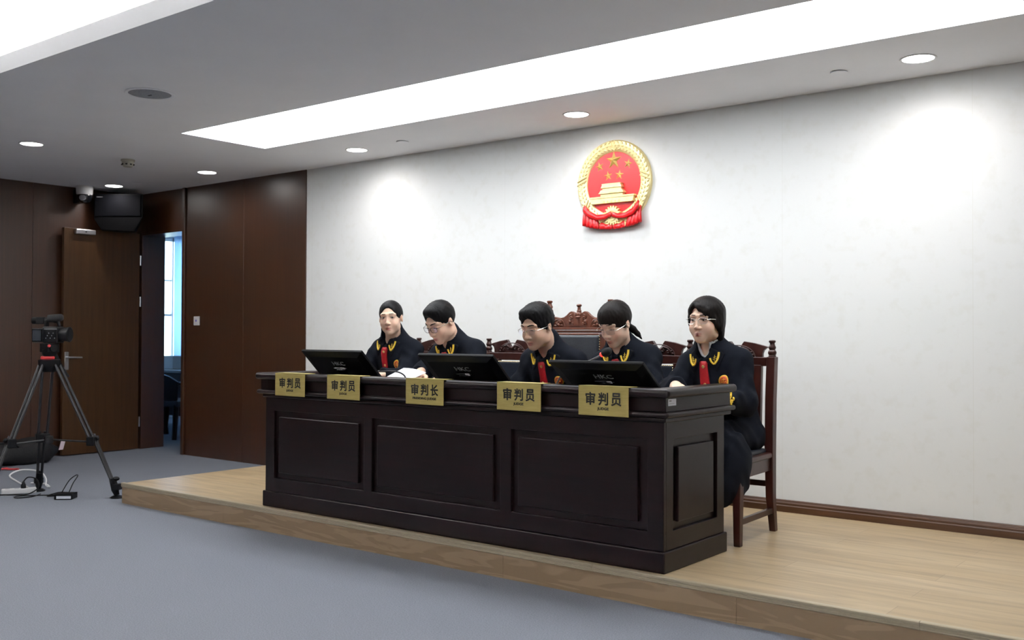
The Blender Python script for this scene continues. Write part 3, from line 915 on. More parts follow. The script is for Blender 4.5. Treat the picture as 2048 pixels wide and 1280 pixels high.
    b.ell((0, yy-.002, .955), (.010, .009, .012), 10)
    b.build('carving', M_CHAIR, cr)
    return r
ch0 = make_chair()
CH = [(-4.585, 4.79, 0, 'dark wooden chair with carved crest behind the woman without glasses'),
      (-3.955, 4.79, 0, 'dark wooden chair with carved crest behind the man leaning over papers'),
      (-2.880, 4.79, 0, 'dark wooden chair with carved crest behind the woman with a ponytail'),
      (-2.392, 4.79, 0, 'dark wooden chair at the right end of the bench, its legs in view')]
for i, (x, y, rz, lb) in enumerate(CH):
    o = ch0 if i == 0 else copy_tree(ch0)
    o.location = (x, y, ZP); o.rotation_euler = (0, 0, rz)
    tag(o, lb, 'chair', 'carved wooden chairs behind the bench')

def make_throne():
    r = empty('presiding_chair', (-3.447, 4.80, ZP))
    tag(r, 'tall throne-like carved chair with three finials behind the man in rimless glasses', 'chair')
    Y = lambda z: .225+.03*(z-.42)/.8
    W = .225
    for sx in (-1, 1):
        b = MB(); x = sx*W
        st = [(.262, .0, .020), (.225, .42, .027), (.235, .70, .027), (Y(1.17), 1.168, .024)]
        b.loft([[(x-h, y-h, z), (x+h, y-h, z), (x+h, y+h, z), (x-h, y+h, z)] for y, z, h in st])
        o = b.build('back_post', M_THRONE, r, bevel=.003, seg=1)
        MB().lathe(FIN, (x, Y(1.17), 1.165), 20).build('finial', M_THRONE, o)
        MB().box(x-.024, x+.024, -.27, -.222, 0, .40).build('leg', M_THRONE, r, bevel=.004)
        MB().tube([(x, .22, .66), (x, .05, .665), (x, -.18, .655), (x, -.25, .64), (x, -.255, .60)], [.024, .024, .026, .028, .02], 10).build('armrest', M_THRONE, r)
        MB().tube([(x, -.22, .40), (x, -.20, .52), (x, -.22, .645)], .02, 8).build('arm_support', M_THRONE, r)
    MB().box(-.25, .25, -.275, .24, .33, .42).build('seat_frame', M_THRONE, r, bevel=.008)
    MB().box(-.225, .225, -.255, .20, .41, .455).build('seat_cushion', M_LEATHER, r, bevel=.018, seg=4)
    MB().box(-W, W, Y(.5)-.018, Y(.5)+.012, .46, .53).build('lower_rail', M_THRONE, r, bevel=.003)
    b = MB()
    for z0, z1, d in ((1.040, 1.052, .026), (1.054, 1.070, .020), (1.072, 1.086, .028)):
        b.box(-W+.01, W-.01, Y(1.06)-d, Y(1.06)+.012, z0, z1)
    o = b.build('top_rail', M_THRONE, r, bevel=.004, seg=2)
    b = MB()
    for i in range(60):
        x = -.205+.41*i/59
        b.ell((x, Y(1.06)-.022, 1.062), (.0042, .004, .0042), 6)
    b.build('bead_row', M_THRONE, o)
    for sx in (-1, 1):
        x = sx*.185
        b = MB(); h = .028
        b.hexa([(x-h, Y(.5)-.016, .50), (x-h, Y(1.04)-.016, 1.045), (x-h, Y(.5)+.012, .50), (x-h, Y(1.04)+.012, 1.045), (x+h, Y(.5)-.016, .50), (x+h, Y(1.04)-.016, 1.045), (x+h, Y(.5)+.012, .50), (x+h, Y(1.04)+.012, 1.045)])
        b.build('stile', M_THRONE, r, bevel=.003, seg=1)
    h = .160
    b = MB(); b.hexa([(-h, Y(.5)-.026, .52), (-h, Y(1.03)-.030, 1.038), (-h, Y(.5)+.006, .52), (-h, Y(1.03)+.006, 1.038), (h, Y(.5)-.026, .52), (h, Y(1.03)-.030, 1.038), (h, Y(.5)+.006, .52), (h, Y(1.03)+.006, 1.038)])
    lp = b.build('back_pad', M_LEATHER, r, bevel=.014, seg=4)
    for sx in (-1, 1):
        b = MB()
        for i in range(34):
            z = 1.03-.50*i/33
            b.ell((sx*.163, Y(z)-.018, z), (.0045, .005, .005), 6)
        b.build('nail_heads', M_BRASS, lp)
    half = [(.018, 1.150), (.022, 1.165), (.034, 1.180), (.050, 1.187), (.066, 1.180), (.085, 1.163), (.105, 1.151), (.13, 1.146), (.165, 1.151), (.20, 1.158), (.215, 1.160), (.215, 1.084)]
    poly = [(0, 1.148)] + half + [(-x, z) for x, z in reversed(half)]
    cr = MB().prism(poly, Y(1.12)-.016, Y(1.12)+.014, 'y').build('crest_rail', M_THRONE, r, bevel=.003, seg=2)
    prof = [(0, 0), (.024, 0), (.025, .006), (.020, .012), (.023, .020), (.019, .030), (.013, .036), (.016, .040), (.011, .05), (.010, .066), (.015, .071), (.017, .077), (.013, .083), (0, .085)]
    MB().lathe(prof, (0, Y(1.12)-.002, 1.146), 20).build('finial', M_THRONE, cr)
    b = MB(); yy = Y(1.12)-.018
    b.box(-.062, .062, yy-.004, yy+.006, 1.098, 1.102)
    for s in (-1, 1):
        scroll(b, (s*.048, 1.150), .016, 1.1, -1, .0055, yy, PI*.6, s)
        scroll(b, (s*.056, 1.122), .012, 1.1, 1, .005, yy, -PI*.4, s)
        scroll(b, (s*.040, 1.112), .009, 1., -1, .004, yy, 0, s)
        arc = [(s*(.142+.046*math.cos(a)), yy, 1.092+.046*math.sin(a)) for a in [PI*i/16 for i in range(17)]]
        b.tube(arc, .0035, 6)
        scroll(b, (s*.132, 1.118), .013, 1.2, 1, .0055, yy, 0, s)
        scroll(b, (s*.156, 1.110), .012, 1.1, -1, .005, yy, PI*.3, s)
        b.ell((s*.142, yy, 1.102), (.010, .008, .012), 8); b.ell((s*.120, yy, 1.100), (.010, .007, .006), 8); b.ell((s*.168, yy, 1.098), (.009, .007, .006), 8)
    b.build('carving', M_THRONE, cr)
make_throne()

# ------------------------------------------------------------------ wall emblem
M_EGOLD = noisy('emblem_gold', (.80, .66, .30), (.90, .78, .42), nscale=30., rough=.38, metal=.55, spec=.5)
M_EGOLD2 = mat('emblem_star_gold', (.80, .62, .22), .35, .6)
M_ERED = mat('emblem_red', (.62, .010, .014), .28, spec=.5)
em = empty('wall_emblem', (-3.575, YW, 2.195)); tag(em, 'large round red and gold relief emblem with five stars high on the white wall', 'emblem')
RO, RI = .2875, .212
# local frame: x right, z up, -y out of the wall
def disc(prof, n=72):
    return MB().lathe(prof, (0, 0, 0), n, Matrix.Rotation(PI/2, 3, 'X'))
disc([(0, 0), (RI+.02, 0), (RI+.02, .018), (0, .018)]).build('red_field', M_ERED, em)
ring = disc([(RI-.004, 0), (RO, 0), (RO, .022), (RO-.008, .030), (RI+.010, .030), (RI, .024), (RI-.004, .018)])
og = ring.build('wheat_ring', M_EGOLD, em)
b = MB()
for k in range(132):                         # grains of the two wheat sheaves, in three rows
    row = k % 3
    a = math.radians(-62+ (360-56)*(k/131))
    a = PI/2 + (a - math.radians(90))
    rr = RI+.016+row*.022
    ang = a + (.5 if math.cos(a) > 0 else -.5)*1.1
    side = 1 if math.cos(a) > 0 else -1
    tang = a + side*PI/2 + (-side)*.55*(row-1)
    Rm = Matrix.Rotation(-tang, 3, 'Y')
    b.ell((rr*math.cos(a), -.030, rr*math.sin(a)), (.0125, .006, .0062), 8, Rm)
b.build('wheat_grains', M_EGOLD, og)
b = MB()
for a_ in (0.12, PI-.12, -.62, PI+.62, PI/2):      # bands binding the sheaves
    for q in (-.012, .012):
        c_, s_ = math.cos(a_), math.sin(a_)
        nx, nz = -s_, c_
        sl = .02*(1 if c_ > 0 else -1) if abs(c_) > .1 else 0
        b.tube([((RI+.002)*c_+nx*(q+sl), -.033, (RI+.002)*s_+nz*(q+sl)), ((RO-.004)*c_+nx*(q-sl), -.033, (RO-.004)*s_+nz*(q-sl))], .005 if a_ != PI/2 else .003, 6)
b.build('binding_bands', M_EGOLD, og)
def star(c, r, rot, h):
    b = MB(); v = []; f = []
    for i in range(10):
        a = PI/2+rot+i*PI/5
        rr = r if i % 2 == 0 else r*.40
        v.append((c[0]+rr*math.cos(a), -.017, c[1]+rr*math.sin(a)))
    v.append((c[0], -.018-h, c[1])); v.append((c[0], -.016, c[1]))
    for i in range(10): f += [(i, (i+1) % 10, 10), ((i+1) % 10, i, 11)]
    b.add(v, f); return b.build('star', M_EGOLD2, em)
star((0, .152), .066, 0, .022)
for x, z, rt_ in ((-.112, .120, .25), (.112, .120, -.25), (-.044, .052, .12), (.044, .052, -.12)): star((x, z), .037, rt_, .013)
# gate tower
g = MB()
g.prism([(-.172, -.098), (.172, -.098), (.165, -.135), (-.165, -.135)], -.046, -.012, 'y')
g.prism([(-.178, -.088), (.178, -.088), (.176, -.100), (-.176, -.100)], -.050, -.012, 'y')
for i in range(5):
    pass
g.prism([(-.088, -.088), (.088, -.088), (.088, -.072), (-.088, -.072)], -.046, -.012, 'y')
g.prism([(-.098, -.066), (.098, -.066), (.080, -.046), (-.080, -.046)], -.054, -.012, 'y')
g.prism([(-.100, -.072), (.100, -.072), (.098, -.066), (-.098, -.066)], -.056, -.012, 'y')
g.prism([(-.074, -.046), (.074, -.046), (.074, -.034), (-.074, -.034)], -.044, -.012, 'y')
g.prism([(-.084, -.034), (.084, -.034), (.072, -.012), (-.072, -.012)], -.052, -.012, 'y')
g.prism([(-.078, -.006), (-.070, -.013), (.070, -.013), (.078, -.006), (.066, -.004), (-.066, -.004)], -.052, -.012, 'y')
gt = g.build('gate_tower', M_EGOLD, em, bevel=.0015, seg=1)
b = MB()
for i in range(5):
    x = -.06+.03*i
    b.prism([(x-.006, -.134), (x+.006, -.134), (x+.006, -.122), (x, -.116), (x-.006, -.122)], -.0475, -.044, 'y')
b.build('archways', M_EGOLD2, gt)
# cogwheel
b = MB()
n = 18; zc = -.218; v = []
for i in range(n):
    for q, rr in ((-.30, .053), (-.20, .066), (.20, .066), (.30, .053)):
        a = 2*PI*(i+q)/n
        v.append((rr*math.cos(a), zc+rr*math.sin(a)))
b.prism(v, -.040, -.012, 'y'); cg = b.build('cogwheel', M_EGOLD, em, bevel=.001, seg=1)
MB().lathe([(.030, 0), (.036, 0), (.036, .006), (.030, .006)], (0, -.039, zc), 28, Matrix.Rotation(PI/2, 3, 'X')).build('cog_rim', M_EGOLD, cg)
# draped ribbon
def cloth_strip(top, bot, y0, amp, folds, name, thick=.014):
    b = MB(); n = 28; m = 5; v = []
    for i in range(n+1):
        t_ = i/n
        f0 = t_*(len(top)-1); k = min(int(f0), len(top)-2); u = f0-k
        T = Vector(top[k]).lerp(Vector(top[k+1]), u)
        f1 = t_*(len(bot)-1); k = min(int(f1), len(bot)-2); u = f1-k
        B = Vector(bot[k]).lerp(Vector(bot[k+1]), u)
        for j in range(m+1):
            p = T.lerp(B, j/m)
            y = y0 - amp*(.5+.5*math.sin(folds*2*PI*t_+.3))*(.35+.65*j/m) - .006*math.sin(PI*j/m)
            v.append((p.x, y, p.y))
    f = [(i*(m+1)+j, (i+1)*(m+1)+j, (i+1)*(m+1)+j+1, i*(m+1)+j+1) for i in range(n) for j in range(m)]
    b.add(v, f, True)
    o = b.build(name, M_ERED, em)
    s = o.modifiers.new('t', 'SOLIDIFY'); s.thickness = thick; s.offset = 0
    return o
for s in (-1, 1):
    cloth_strip([(s*.212, -.135), (s*.175, -.180), (s*.110, -.212), (s*.05, -.212), (s*.012, -.200)], [(s*.218, -.178), (s*.170, -.225), (s*.105, -.243), (s*.05, -.240), (s*.012, -.226)], -.046, .010, 2, 'ribbon_swag')
    cloth_strip([(s*.222, -.168), (s*.175, -.214), (s*.118, -.236)], [(s*.226, -.275), (s*.170, -.292), (s*.112, -.302)], -.026, .020, 4, 'ribbon_tail', .02)
    cloth_strip([(s*.090, -.262), (s*.05, -.280), (s*.004, -.282)], [(s*.098, -.302), (s*.05, -.306), (s*.004, -.306)], -.022, .010, 2, 'ribbon_hem', .02)
    sb = MB()
    for i in range(4): sb.tube([(s*(.050+.006*i), -.026, -.232-.006*i), (s*(.088+.008*i), -.026, -.300+.006*i)], .0075, 6)
    sb.build('stalk_bundle', M_EGOLD, em)
MB().ell((0, -.062, -.214), (.016, .012, .018), 12).build('ribbon_knot', M_ERED, em)

# ------------------------------------------------------------------ video camera on its tripod
TC = Vector((-7.03, 3.57, 0))
tr = empty('tripod', TC); tag(tr, 'black video tripod with mid-level spreader at the left edge', 'tripod')
feet = [Vector((-7.08, 3.17, 0))-TC, Vector((-7.373, 3.671, 0))-TC, Vector((-6.632, 3.87, 0))-TC]
top_z = .955
for F_ in feet:
    d = Vector((F_.x, F_.y, 0)).normalized(); s_ = Vector((-d.y, d.x, 0))
    A = d*.055+Vector((0, 0, top_z)); K = F_*.64+Vector((0, 0, .40)); K.z = .405
    lg = MB()
    for q in (-1, 1):
        lg.tube([A+s_*.034*q, K+s_*.030*q], .0105, 8)
    lo = lg.build('leg', M_GREYMT, tr)
    L = MB().tube([K+s_*.018+Vector((0, 0, .05)), F_+s_*.014+Vector((0, 0, .085))-d*.02], .010, 8).tube([K-s_*.018+Vector((0, 0, .05)), F_-s_*.014+Vector((0, 0, .085))-d*.02], .010, 8)
    L.build('lower_tube', M_BLKMT, lo)
    kn = MB().box(-.028, .028, -.048, .048, -.03, .035)
    kn.ell((.035, 0, .02), (.014, .014, .014), 10)
    kn.build('clamp', M_BLKPL, lo, bevel=.006, loc=K, rot=(0, 0, math.atan2(d.y, d.x)))
    ft = MB().tube([Vector((-.035, 0, .14)), Vector((-.015, 0, .06)), Vector((0, 0, .02))], [.024, .026, .018], 10).box(-.02, .025, -.03, .03, .06, .10)
    ft.ell((-.008, 0, .138), (.026, .02, .016), 10)
    ft.lathe([(0, 0), (.045, 0), (.048, .006), (.03, .018), (0, .022)], (.0, 0, 0), 18)
    ft.build('rubber_foot', M_BLKPL, lo, loc=F_, rot=(0, 0, math.atan2(d.y, d.x)))
    sp_ = MB().tube([Vector((0, 0, .415)), K+Vector((0, 0, -.005))], .007, 8)
    sp_.build('spreader_arm', M_BLKMT, tr)
MB().lathe([(0, .39), (.03, .39), (.035, .41), (.03, .44), (0, .44)], (0, 0, 0), 16).build('spreader_hub', M_BLKMT, tr)
MB().lathe([(0, .90), (.045, .90), (.062, .93), (.075, .955), (.075, .985), (.06, .99), (0, .99)], (0, 0, 0), 24).build('crown', M_BLKPL, tr)
MB().lathe([(0, .988), (.042, .988), (.046, .994), (.046, 1.006), (.042, 1.012), (0, 1.012)], (-.008, -.01, 0), 24).build('red_collar', M_RED, tr)
hd = MB().lathe([(0, 1.012), (.04, 1.012), (.05, 1.03), (.05, 1.06), (0, 1.06)], (0, 0, 0), 20).box(-.055, .055, -.045, .045, 1.04, 1.105)
hd.tube([(-.06, 0, 1.07), (.065, 0, 1.07)], .03, 12)
hd.build('fluid_head', M_BLKPL, tr, bevel=.004)
MB().tube([(.055, -.035, 1.085), (.085, -.045, 1.088)], .010, 10).build('red_lock', M_RED, tr)
MB().tube([(-.03, .05, 1.05), (-.20, .20, .92), (-.30, .30, .85)], .009, 8).build('pan_handle', M_BLKMT, tr)

VC = Vector((-7.03, 3.57, 1.107))
vc = empty('video_camera', VC, math.radians(30)); vc.scale = (.70, .82, 1.0); tag(vc, 'black professional video camera with top handle mounted on the tripod', 'video camera')
MB().box(-.045, .125, -.055, .055, 0, .118).build('body', M_BLKPL, vc, bevel=.012)
MB().lathe([(0, 0), (.042, 0), (.046, .02), (.05, .09), (.056, .12), (.05, .125), (0, .11)], (.10, 0, .062), 24, Matrix.Rotation(PI/2, 3, 'Y')).build('lens_barrel', M_BLKPL, vc)
MB().box(-.135, -.012, -.085, -.066, .005, .105).build('flip_screen', M_BLKGL, vc, bevel=.006)
MB().box(-.125, -.03, -.0865, -.0845, .015, .095).build('screen_glass', mat('camera_lcd', (.03, .035, .045), .1), vc)
MB().box(-.02, .12, -.057, -.053, .096, .104).build('silver_trim', M_STEEL, vc)
hn = MB().tube([(-.10, 0, .155), (-.04, 0, .165), (.04, 0, .165), (.09, 0, .155), (.11, 0, .118)], [.016, .018, .018, .018, .016], 10)
hn.box(-.14, -.055, -.024, .024, .135, .185)
hn.box(-.05, -.02, -.02, .02, .11, .165)
hn.build('top_handle', M_BLKPL, vc, bevel=.004)
MB().tube([(.02, -.045, .178), (.15, -.045, .182)], [.024, .026], 14).ell((.155, -.045, .182), (.026, .026, .026), 12).build('shotgun_microphone', noisy('wind_foam', (.008, .008, .010), (.014, .014, .017), nscale=400., rough=.9, bump=.4), vc)
MB().lathe([(0, 0), (.020, 0), (.024, .02), (.024, .055), (0, .06)], (-.135, 0, .16), 16, Matrix.Rotation(-PI/2, 3, 'Y')).build('viewfinder', M_BLKPL, vc)
k = MB()
for i in range(7): k.ell((.0+.016*i, -.0565, .035+.018*(i % 3)), (.005, .003, .004), 6)
k.build('control_knobs', M_STEEL, vc)

# ------------------------------------------------------------------ on the carpet
pw = empty('power_strip', (-7.38, 3.53, 0), math.radians(66)); tag(pw, 'white power strip lying on the carpet under the tripod', 'power strip')
MB().box(-.115, .115, -.032, .032, 0, .036).build('housing', M_WHPL, pw, bevel=.006)
sk = MB()
for i in range(3): sk.box(-.09+.06*i, -.06+.06*i, -.015, .015, .0355, .037)
sk.build('socket', mat('socket_grey', (.45, .45, .47), .5), pw)
pg = empty('mains_plug', (-7.365, 3.555, .036)); tag(pg, 'black mains plug standing in the white power strip', 'plug')
MB().lathe([(0, 0), (.018, 0), (.018, .022), (.012, .035), (.007, .05), (0, .052)], n=14).build('plug_body', M_BLKPL, pg)
o = MB().tube(smooth_path([(-7.42, 3.63, .02), (-7.55, 3.60, .06), (-7.72, 3.62, .09), (-7.74, 3.72, .12), (-7.62, 3.80, .11), (-7.48, 3.78, .07), (-7.40, 3.74, .03), (-7.46, 3.80, .008), (-7.62, 3.84, .012), (-7.75, 3.80, .010)]), .006, 8).build('white_cable', M_WHPL)
tag(o, 'white cable looping on the carpet behind the power strip', 'cable')
o = MB().tube(smooth_path([(-7.365, 3.555, .085), (-7.345, 3.58, .115), (-7.30, 3.62, .10), (-7.23, 3.60, .05), (-7.22, 3.52, .012), (-7.30, 3.46, .006), (-7.38, 3.38, .006), (-7.43, 3.30, .006), (-7.60, 3.20, .006)]), .0045, 8).build('black_cable', M_BLKPL)
tag(o, 'black cable running from the mains plug across the carpet to the left', 'cable')
o = MB().tube(smooth_path([(-6.965, 3.60, .014), (-7.04, 3.57, .008), (-7.10, 3.62, .006), (-7.16, 3.72, .006), (-7.10, 3.74, .006), (-7.05, 3.66, .006), (-7.14, 3.56, .006), (-7.22, 3.44, .006), (-7.15, 3.40, .006), (-7.12, 3.50, .006), (-7.20, 3.60, .006)]), .004, 8).build('black_cable', M_BLKPL)
tag(o, 'thin black cable coiled on the carpet beside the adapter box', 'cable')
ab = empty('adapter_box', (-6.885, 3.625, 0), math.radians(42)); tag(ab, 'small black adapter box with a white label on the carpet', 'adapter')
MB().box(-.062, .062, -.055, .055, 0, .040).build('case', M_BLKPL, ab, bevel=.004)
MB().box(-.045, .055, -.0565, -.0545, .008, .027).build('label', M_PAPER, ab)
MB().tube(smooth_path([(-.04, .03, .038), (.0, .06, .12), (.04, .08, .155), (.055, .07, .15), (.03, .05, .10), (.01, .03, .038)]), .0035, 8).build('lead_loop', M_BLKPL, ab)

# black equipment bag by the left wall
bg_ = empty('equipment_bag', (-9.06, 4.05, 0), math.radians(90)); tag(bg_, 'long black soft bag lying on the carpet along the left wall', 'bag')
b = MB(); n = 30; m = 14; v = []
for i in range(n+1):
    t_ = i/n; x = -.62+1.24*t_
    e = min(1, 6*min(t_, 1-t_)+.25)
    for k in range(m):
        a = 2*PI*k/m
        cx, sz = math.cos(a), math.sin(a)
        sx = abs(cx)**.6*(1 if cx > 0 else -1); sz2 = abs(sz)**.6*(1 if sz > 0 else -1)
        hh = .105+.014*math.sin(9*t_)+.008*math.sin(23*t_+a)
        v.append((x, .19*e*sx, max(0, .10+hh*e*sz2-.0)))
f = [(i*m+k, i*m+(k+1) % m, (i+1)*m+(k+1) % m, (i+1)*m+k) for i in range(n) for k in range(m)] + [tuple(range(m)), tuple(range(n*m, (n+1)*m))]
b.add(v, f, True); b.build('bag_body', noisy('bag_nylon', (.0025, .0025, .0035), (.005, .005, .007), nscale=60., rough=.7, bump=.4), bg_)
MB().tube(smooth_path([(-.2, -.16, .16), (-.12, -.20, .21), (.1, -.20, .21), (.2, -.16, .16)]), .010, 8).build('carry_strap', M_BLKPL, bg_)
MB().hexa([(.56, -.17, .11), (.58, -.18, .20), (.56, -.164, .11), (.58, -.174, .20), (.60, -.17, .11), (.62, -.18, .20), (.60, -.164, .11), (.62, -.174, .20)]).build('luggage_tag', mat('pink_tag', (.75, .62, .68), .7), bg_)
o = MB().tube(smooth_path([(-8.74, 4.03, .008), (-8.70, 4.06, .014), (-8.68, 4.03, .016), (-8.67, 4.08, .008), (-8.64, 4.12, .008), (-8.61, 4.11, .008)]), [.008]*41, 8).build('red_strap', M_RED)
tag(o, 'small red strap lying on the carpet in front of the black bag', 'strap')

# ------------------------------------------------------------------ smooth solid modelling for the figures
def axis_grid(segs):
    """segs: list of (start, step); last entry gives the end"""
    out = []
    for (a, st), (b_, _) in zip(segs[:-1], segs[1:]):
        n = max(1, int(round((b_-a)/st)))
        out += list(np.linspace(a, b_, n, endpoint=False))
    out.append(segs[-1][0])
    return np.array(out)

class Field:
    def __init__(s, xs, ys, zs):
        s.ax = (np.asarray(xs, np.float32), np.asarray(ys, np.float32), np.asarray(zs, np.float32))
        s.F = np.full((len(xs), len(ys), len(zs)), .25, np.float32)
    def sub(s, lo, hi):
        sl = []
        for a, l, h in zip(s.ax, lo, hi):
            i0 = max(0, np.searchsorted(a, l)-1); i1 = min(len(a), np.searchsorted(a, h)+1)
            sl.append(slice(i0, max(i1, i0+1)))
        g = [a[q] for a, q in zip(s.ax, sl)]
        return tuple(sl), g[0][:, None, None], g[1][None, :, None], g[2][None, None, :]
    def put(s, sl, d, k, op):
        A = s.F[sl]
        if op < 0:
            d = -d
            if k > 0:
                h = np.maximum(k-np.abs(A-d), 0)/k
                s.F[sl] = np.maximum(A, d)+h*h*k*.25
            else: s.F[sl] = np.maximum(A, d)
        else:
            if k > 0:
                h = np.maximum(k-np.abs(A-d), 0)/k
                s.F[sl] = np.minimum(A, d)-h*h*k*.25
            else: s.F[sl] = np.minimum(A, d)
    def ell(s, c, r, R=None, k=.01, op=1):
        c = Vector(c); r = Vector(r)
        m = max(r)+k+.05
        if R is not None:
            ext = [sum(abs(R[i][j])*r[j] for j in range(3)) for i in range(3)]
        else: ext = list(r)
        pad = k+.04
        sl, X, Y, Z = s.sub([c[i]-ext[i]-pad for i in range(3)], [c[i]+ext[i]+pad for i in range(3)])
        x, y, z = X-c.x, Y-c.y, Z-c.z
        if R is not None:
            p = [R[0][j]*x+R[1][j]*y+R[2][j]*z for j in range(3)]
        else: p = [x, y, z]
        k0 = np.sqrt((p[0]/r.x)**2+(p[1]/r.y)**2+(p[2]/r.z)**2)
        k1 = np.sqrt((p[0]/r.x**2)**2+(p[1]/r.y**2)**2+(p[2]/r.z**2)**2)+1e-9
        s.put(sl, (k0*(k0-1)/k1).astype(np.float32), k, op)
    def cap(s, a, b, ra, rb=None, k=.01, op=1):
        a = Vector(a); b = Vector(b); rb = ra if rb is None else rb
        m = max(ra, rb)+k+.04
        sl, X, Y, Z = s.sub([min(a[i], b[i])-m for i in range(3)], [max(a[i], b[i])+m for i in range(3)])
        d = b-a; L = max(d.length_squared, 1e-9)
        x, y, z = X-a.x, Y-a.y, Z-a.z
        t = np.clip((x*d.x+y*d.y+z*d.z)/L, 0, 1)
        q = np.sqrt((x-t*d.x)**2+(y-t*d.y)**2+(z-t*d.z)**2)
        s.put(sl, (q-(ra+(rb-ra)*t)).astype(np.float32), k, op)
    def chain(s, pts, rs, k=.01, op=1):
        for i in range(len(pts)-1): s.cap(pts[i], pts[i+1], rs[i], rs[i+1], k, op)
    def box(s, c, h, R, rd=.005, k=.01, op=1):
        c = Vector(c)
        ext = [sum(abs(R[i][j])*h[j] for j in range(3))+k+.04 for i in range(3)]
        sl, X, Y, Z = s.sub([c[i]-ext[i] for i in range(3)], [c[i]+ext[i] for i in range(3)])
        x, y, z = X-c.x, Y-c.y, Z-c.z
        q = [np.abs(R[0][j]*x+R[1][j]*y+R[2][j]*z)-(h[j]-rd) for j in range(3)]
        o = np.sqrt(sum(np.maximum(u, 0)**2 for u in q))
        i = np.minimum(np.maximum(np.maximum(q[0], q[1]), q[2]), 0)
        s.put(sl, (o+i-rd).astype(np.float32), k, op)
    def half(s, p, n, k=.005, op=-1, lo=None, hi=None):
        """cut away (op -1) everything on the side n points to"""
        p = Vector(p); n = Vector(n).normalized()
        sl, X, Y, Z = s.sub(lo or [-99]*3, hi or [99]*3)
        d = -((X-p.x)*n.x+(Y-p.y)*n.y+(Z-p.z)*n.z)
        s.put(sl, np.broadcast_to(d, s.F[sl].shape).astype(np.float32), k, op)
    def ripple(s, fn, lo, hi):
        sl, X, Y, Z = s.sub(lo, hi)
        s.F[sl] += np.broadcast_to(fn(X, Y, Z), s.F[sl].shape).astype(np.float32)
    def mesh(s):
        """surface nets -> (verts, quads)"""
        F = s.F; xs, ys, zs = s.ax
        S = F < 0
        nx, ny, nz = F.shape
        c = np.zeros((nx-1, ny-1, nz-1), np.uint8)
        for i in (0, 1):
            for j in (0, 1):
                for l in (0, 1):
                    c += S[i:nx-1+i, j:ny-1+j, l:nz-1+l]
        I, J, K = np.nonzero((c > 0) & (c < 8))
        idx = np.full((nx-1, ny-1, nz-1), -1, np.int32)
        idx[I, J, K] = np.arange(len(I), dtype=np.int32)
        P = np.zeros((len(I), 3)); W = np.zeros(len(I))
        A = (xs, ys, zs)
        for ax in range(3):
            o = [q for q in range(3) if q != ax]
            for u in (0, 1):
                for v in (0, 1):
                    d0 = [0, 0, 0]; d0[o[0]] = u; d0[o[1]] = v
                    d1 = list(d0); d1[ax] = 1
                    f0 = F[I+d0[0], J+d0[1], K+d0[2]]; f1 = F[I+d1[0], J+d1[1], K+d1[2]]
                    m = (f0 < 0) != (f1 < 0)
                    t = np.where(m, f0/np.where(m, f0-f1, 1), 0)
                    base = (I, J, K)
                    for q in range(3):
                        a0 = A[q][base[q]+d0[q]]; a1 = A[q][base[q]+d1[q]]
                        P[:, q] += np.where(m, a0+(a1-a0)*t, 0)
                    W += m
        P /= W[:, None]
        Q = []
        for ax in range(3):
            sl0 = [slice(1, -1)]*3; sl1 = [slice(1, -1)]*3
            sl0[ax] = slice(0, F.shape[ax]-1); sl1[ax] = slice(1, F.shape[ax])
            a = S[tuple(sl0)]; b = S[tuple(sl1)]
            e = np.nonzero(a != b)
            g = [e[q]+(1 if q != ax else 0) for q in range(3)]
            o = [(ax+1) % 3, (ax+2) % 3]
            def cell(du, dv):
                h = list(g); h[o[0]] = h[o[0]]-du; h[o[1]] = h[o[1]]-dv
                return idx[h[0], h[1], h[2]]
            q = np.stack([cell(1, 1), cell(0, 1), cell(0, 0), cell(1, 0)], 1)
            inside = a[e]
            q[~inside] = q[~inside][:, ::-1]
            Q.append(q)
        Q = np.concatenate(Q)
        Q = Q[(Q >= 0).all(1)]
        return P, Q

def np_object(name, P, Q, m, parent, origin, tint=None):
    me = bpy.data.meshes.new(name)
    n = len(P); k = len(Q)
    me.vertices.add(n); me.vertices.foreach_set('co', (P-np.array(origin)).astype(np.float32).ravel())
    me.loops.add(k*4); me.loops.foreach_set('vertex_index', Q.astype(np.int32).ravel())
    me.polygons.add(k); me.polygons.foreach_set('loop_start', np.arange(0, k*4, 4, dtype=np.int32))
    me.polygons.foreach_set('use_smooth', np.ones(k, bool))
    me.update(calc_edges=True); me.validate()
    if tint is not None:
        at = me.color_attributes.new('tint', 'FLOAT_COLOR', 'POINT')
        at.data.foreach_set('color', np.concatenate([tint, np.ones((n, 1))], 1).astype(np.float32).ravel())
    me.materials.append(m)
    o = bpy.data.objects.new(name, me); COL.objects.link(o)
    o.parent = parent
    return o

def frame(yaw, pitch=0., roll=0.):
    y, p, r = math.radians(yaw), math.radians(pitch), math.radians(roll)
    f = Vector((math.sin(y), -math.cos(y), 0)); up = Vector((0, 0, 1)); rt = f.cross(up)
    f2 = f*math.cos(p)-up*math.sin(p); u2 = up*math.cos(p)+f*math.sin(p)
    r3 = rt*math.cos(r)+u2*math.sin(r); u3 = -rt*math.sin(r)+u2*math.cos(r)
    return Matrix((r3, f2, u3)).transposed()        # columns: person's right, forward, up

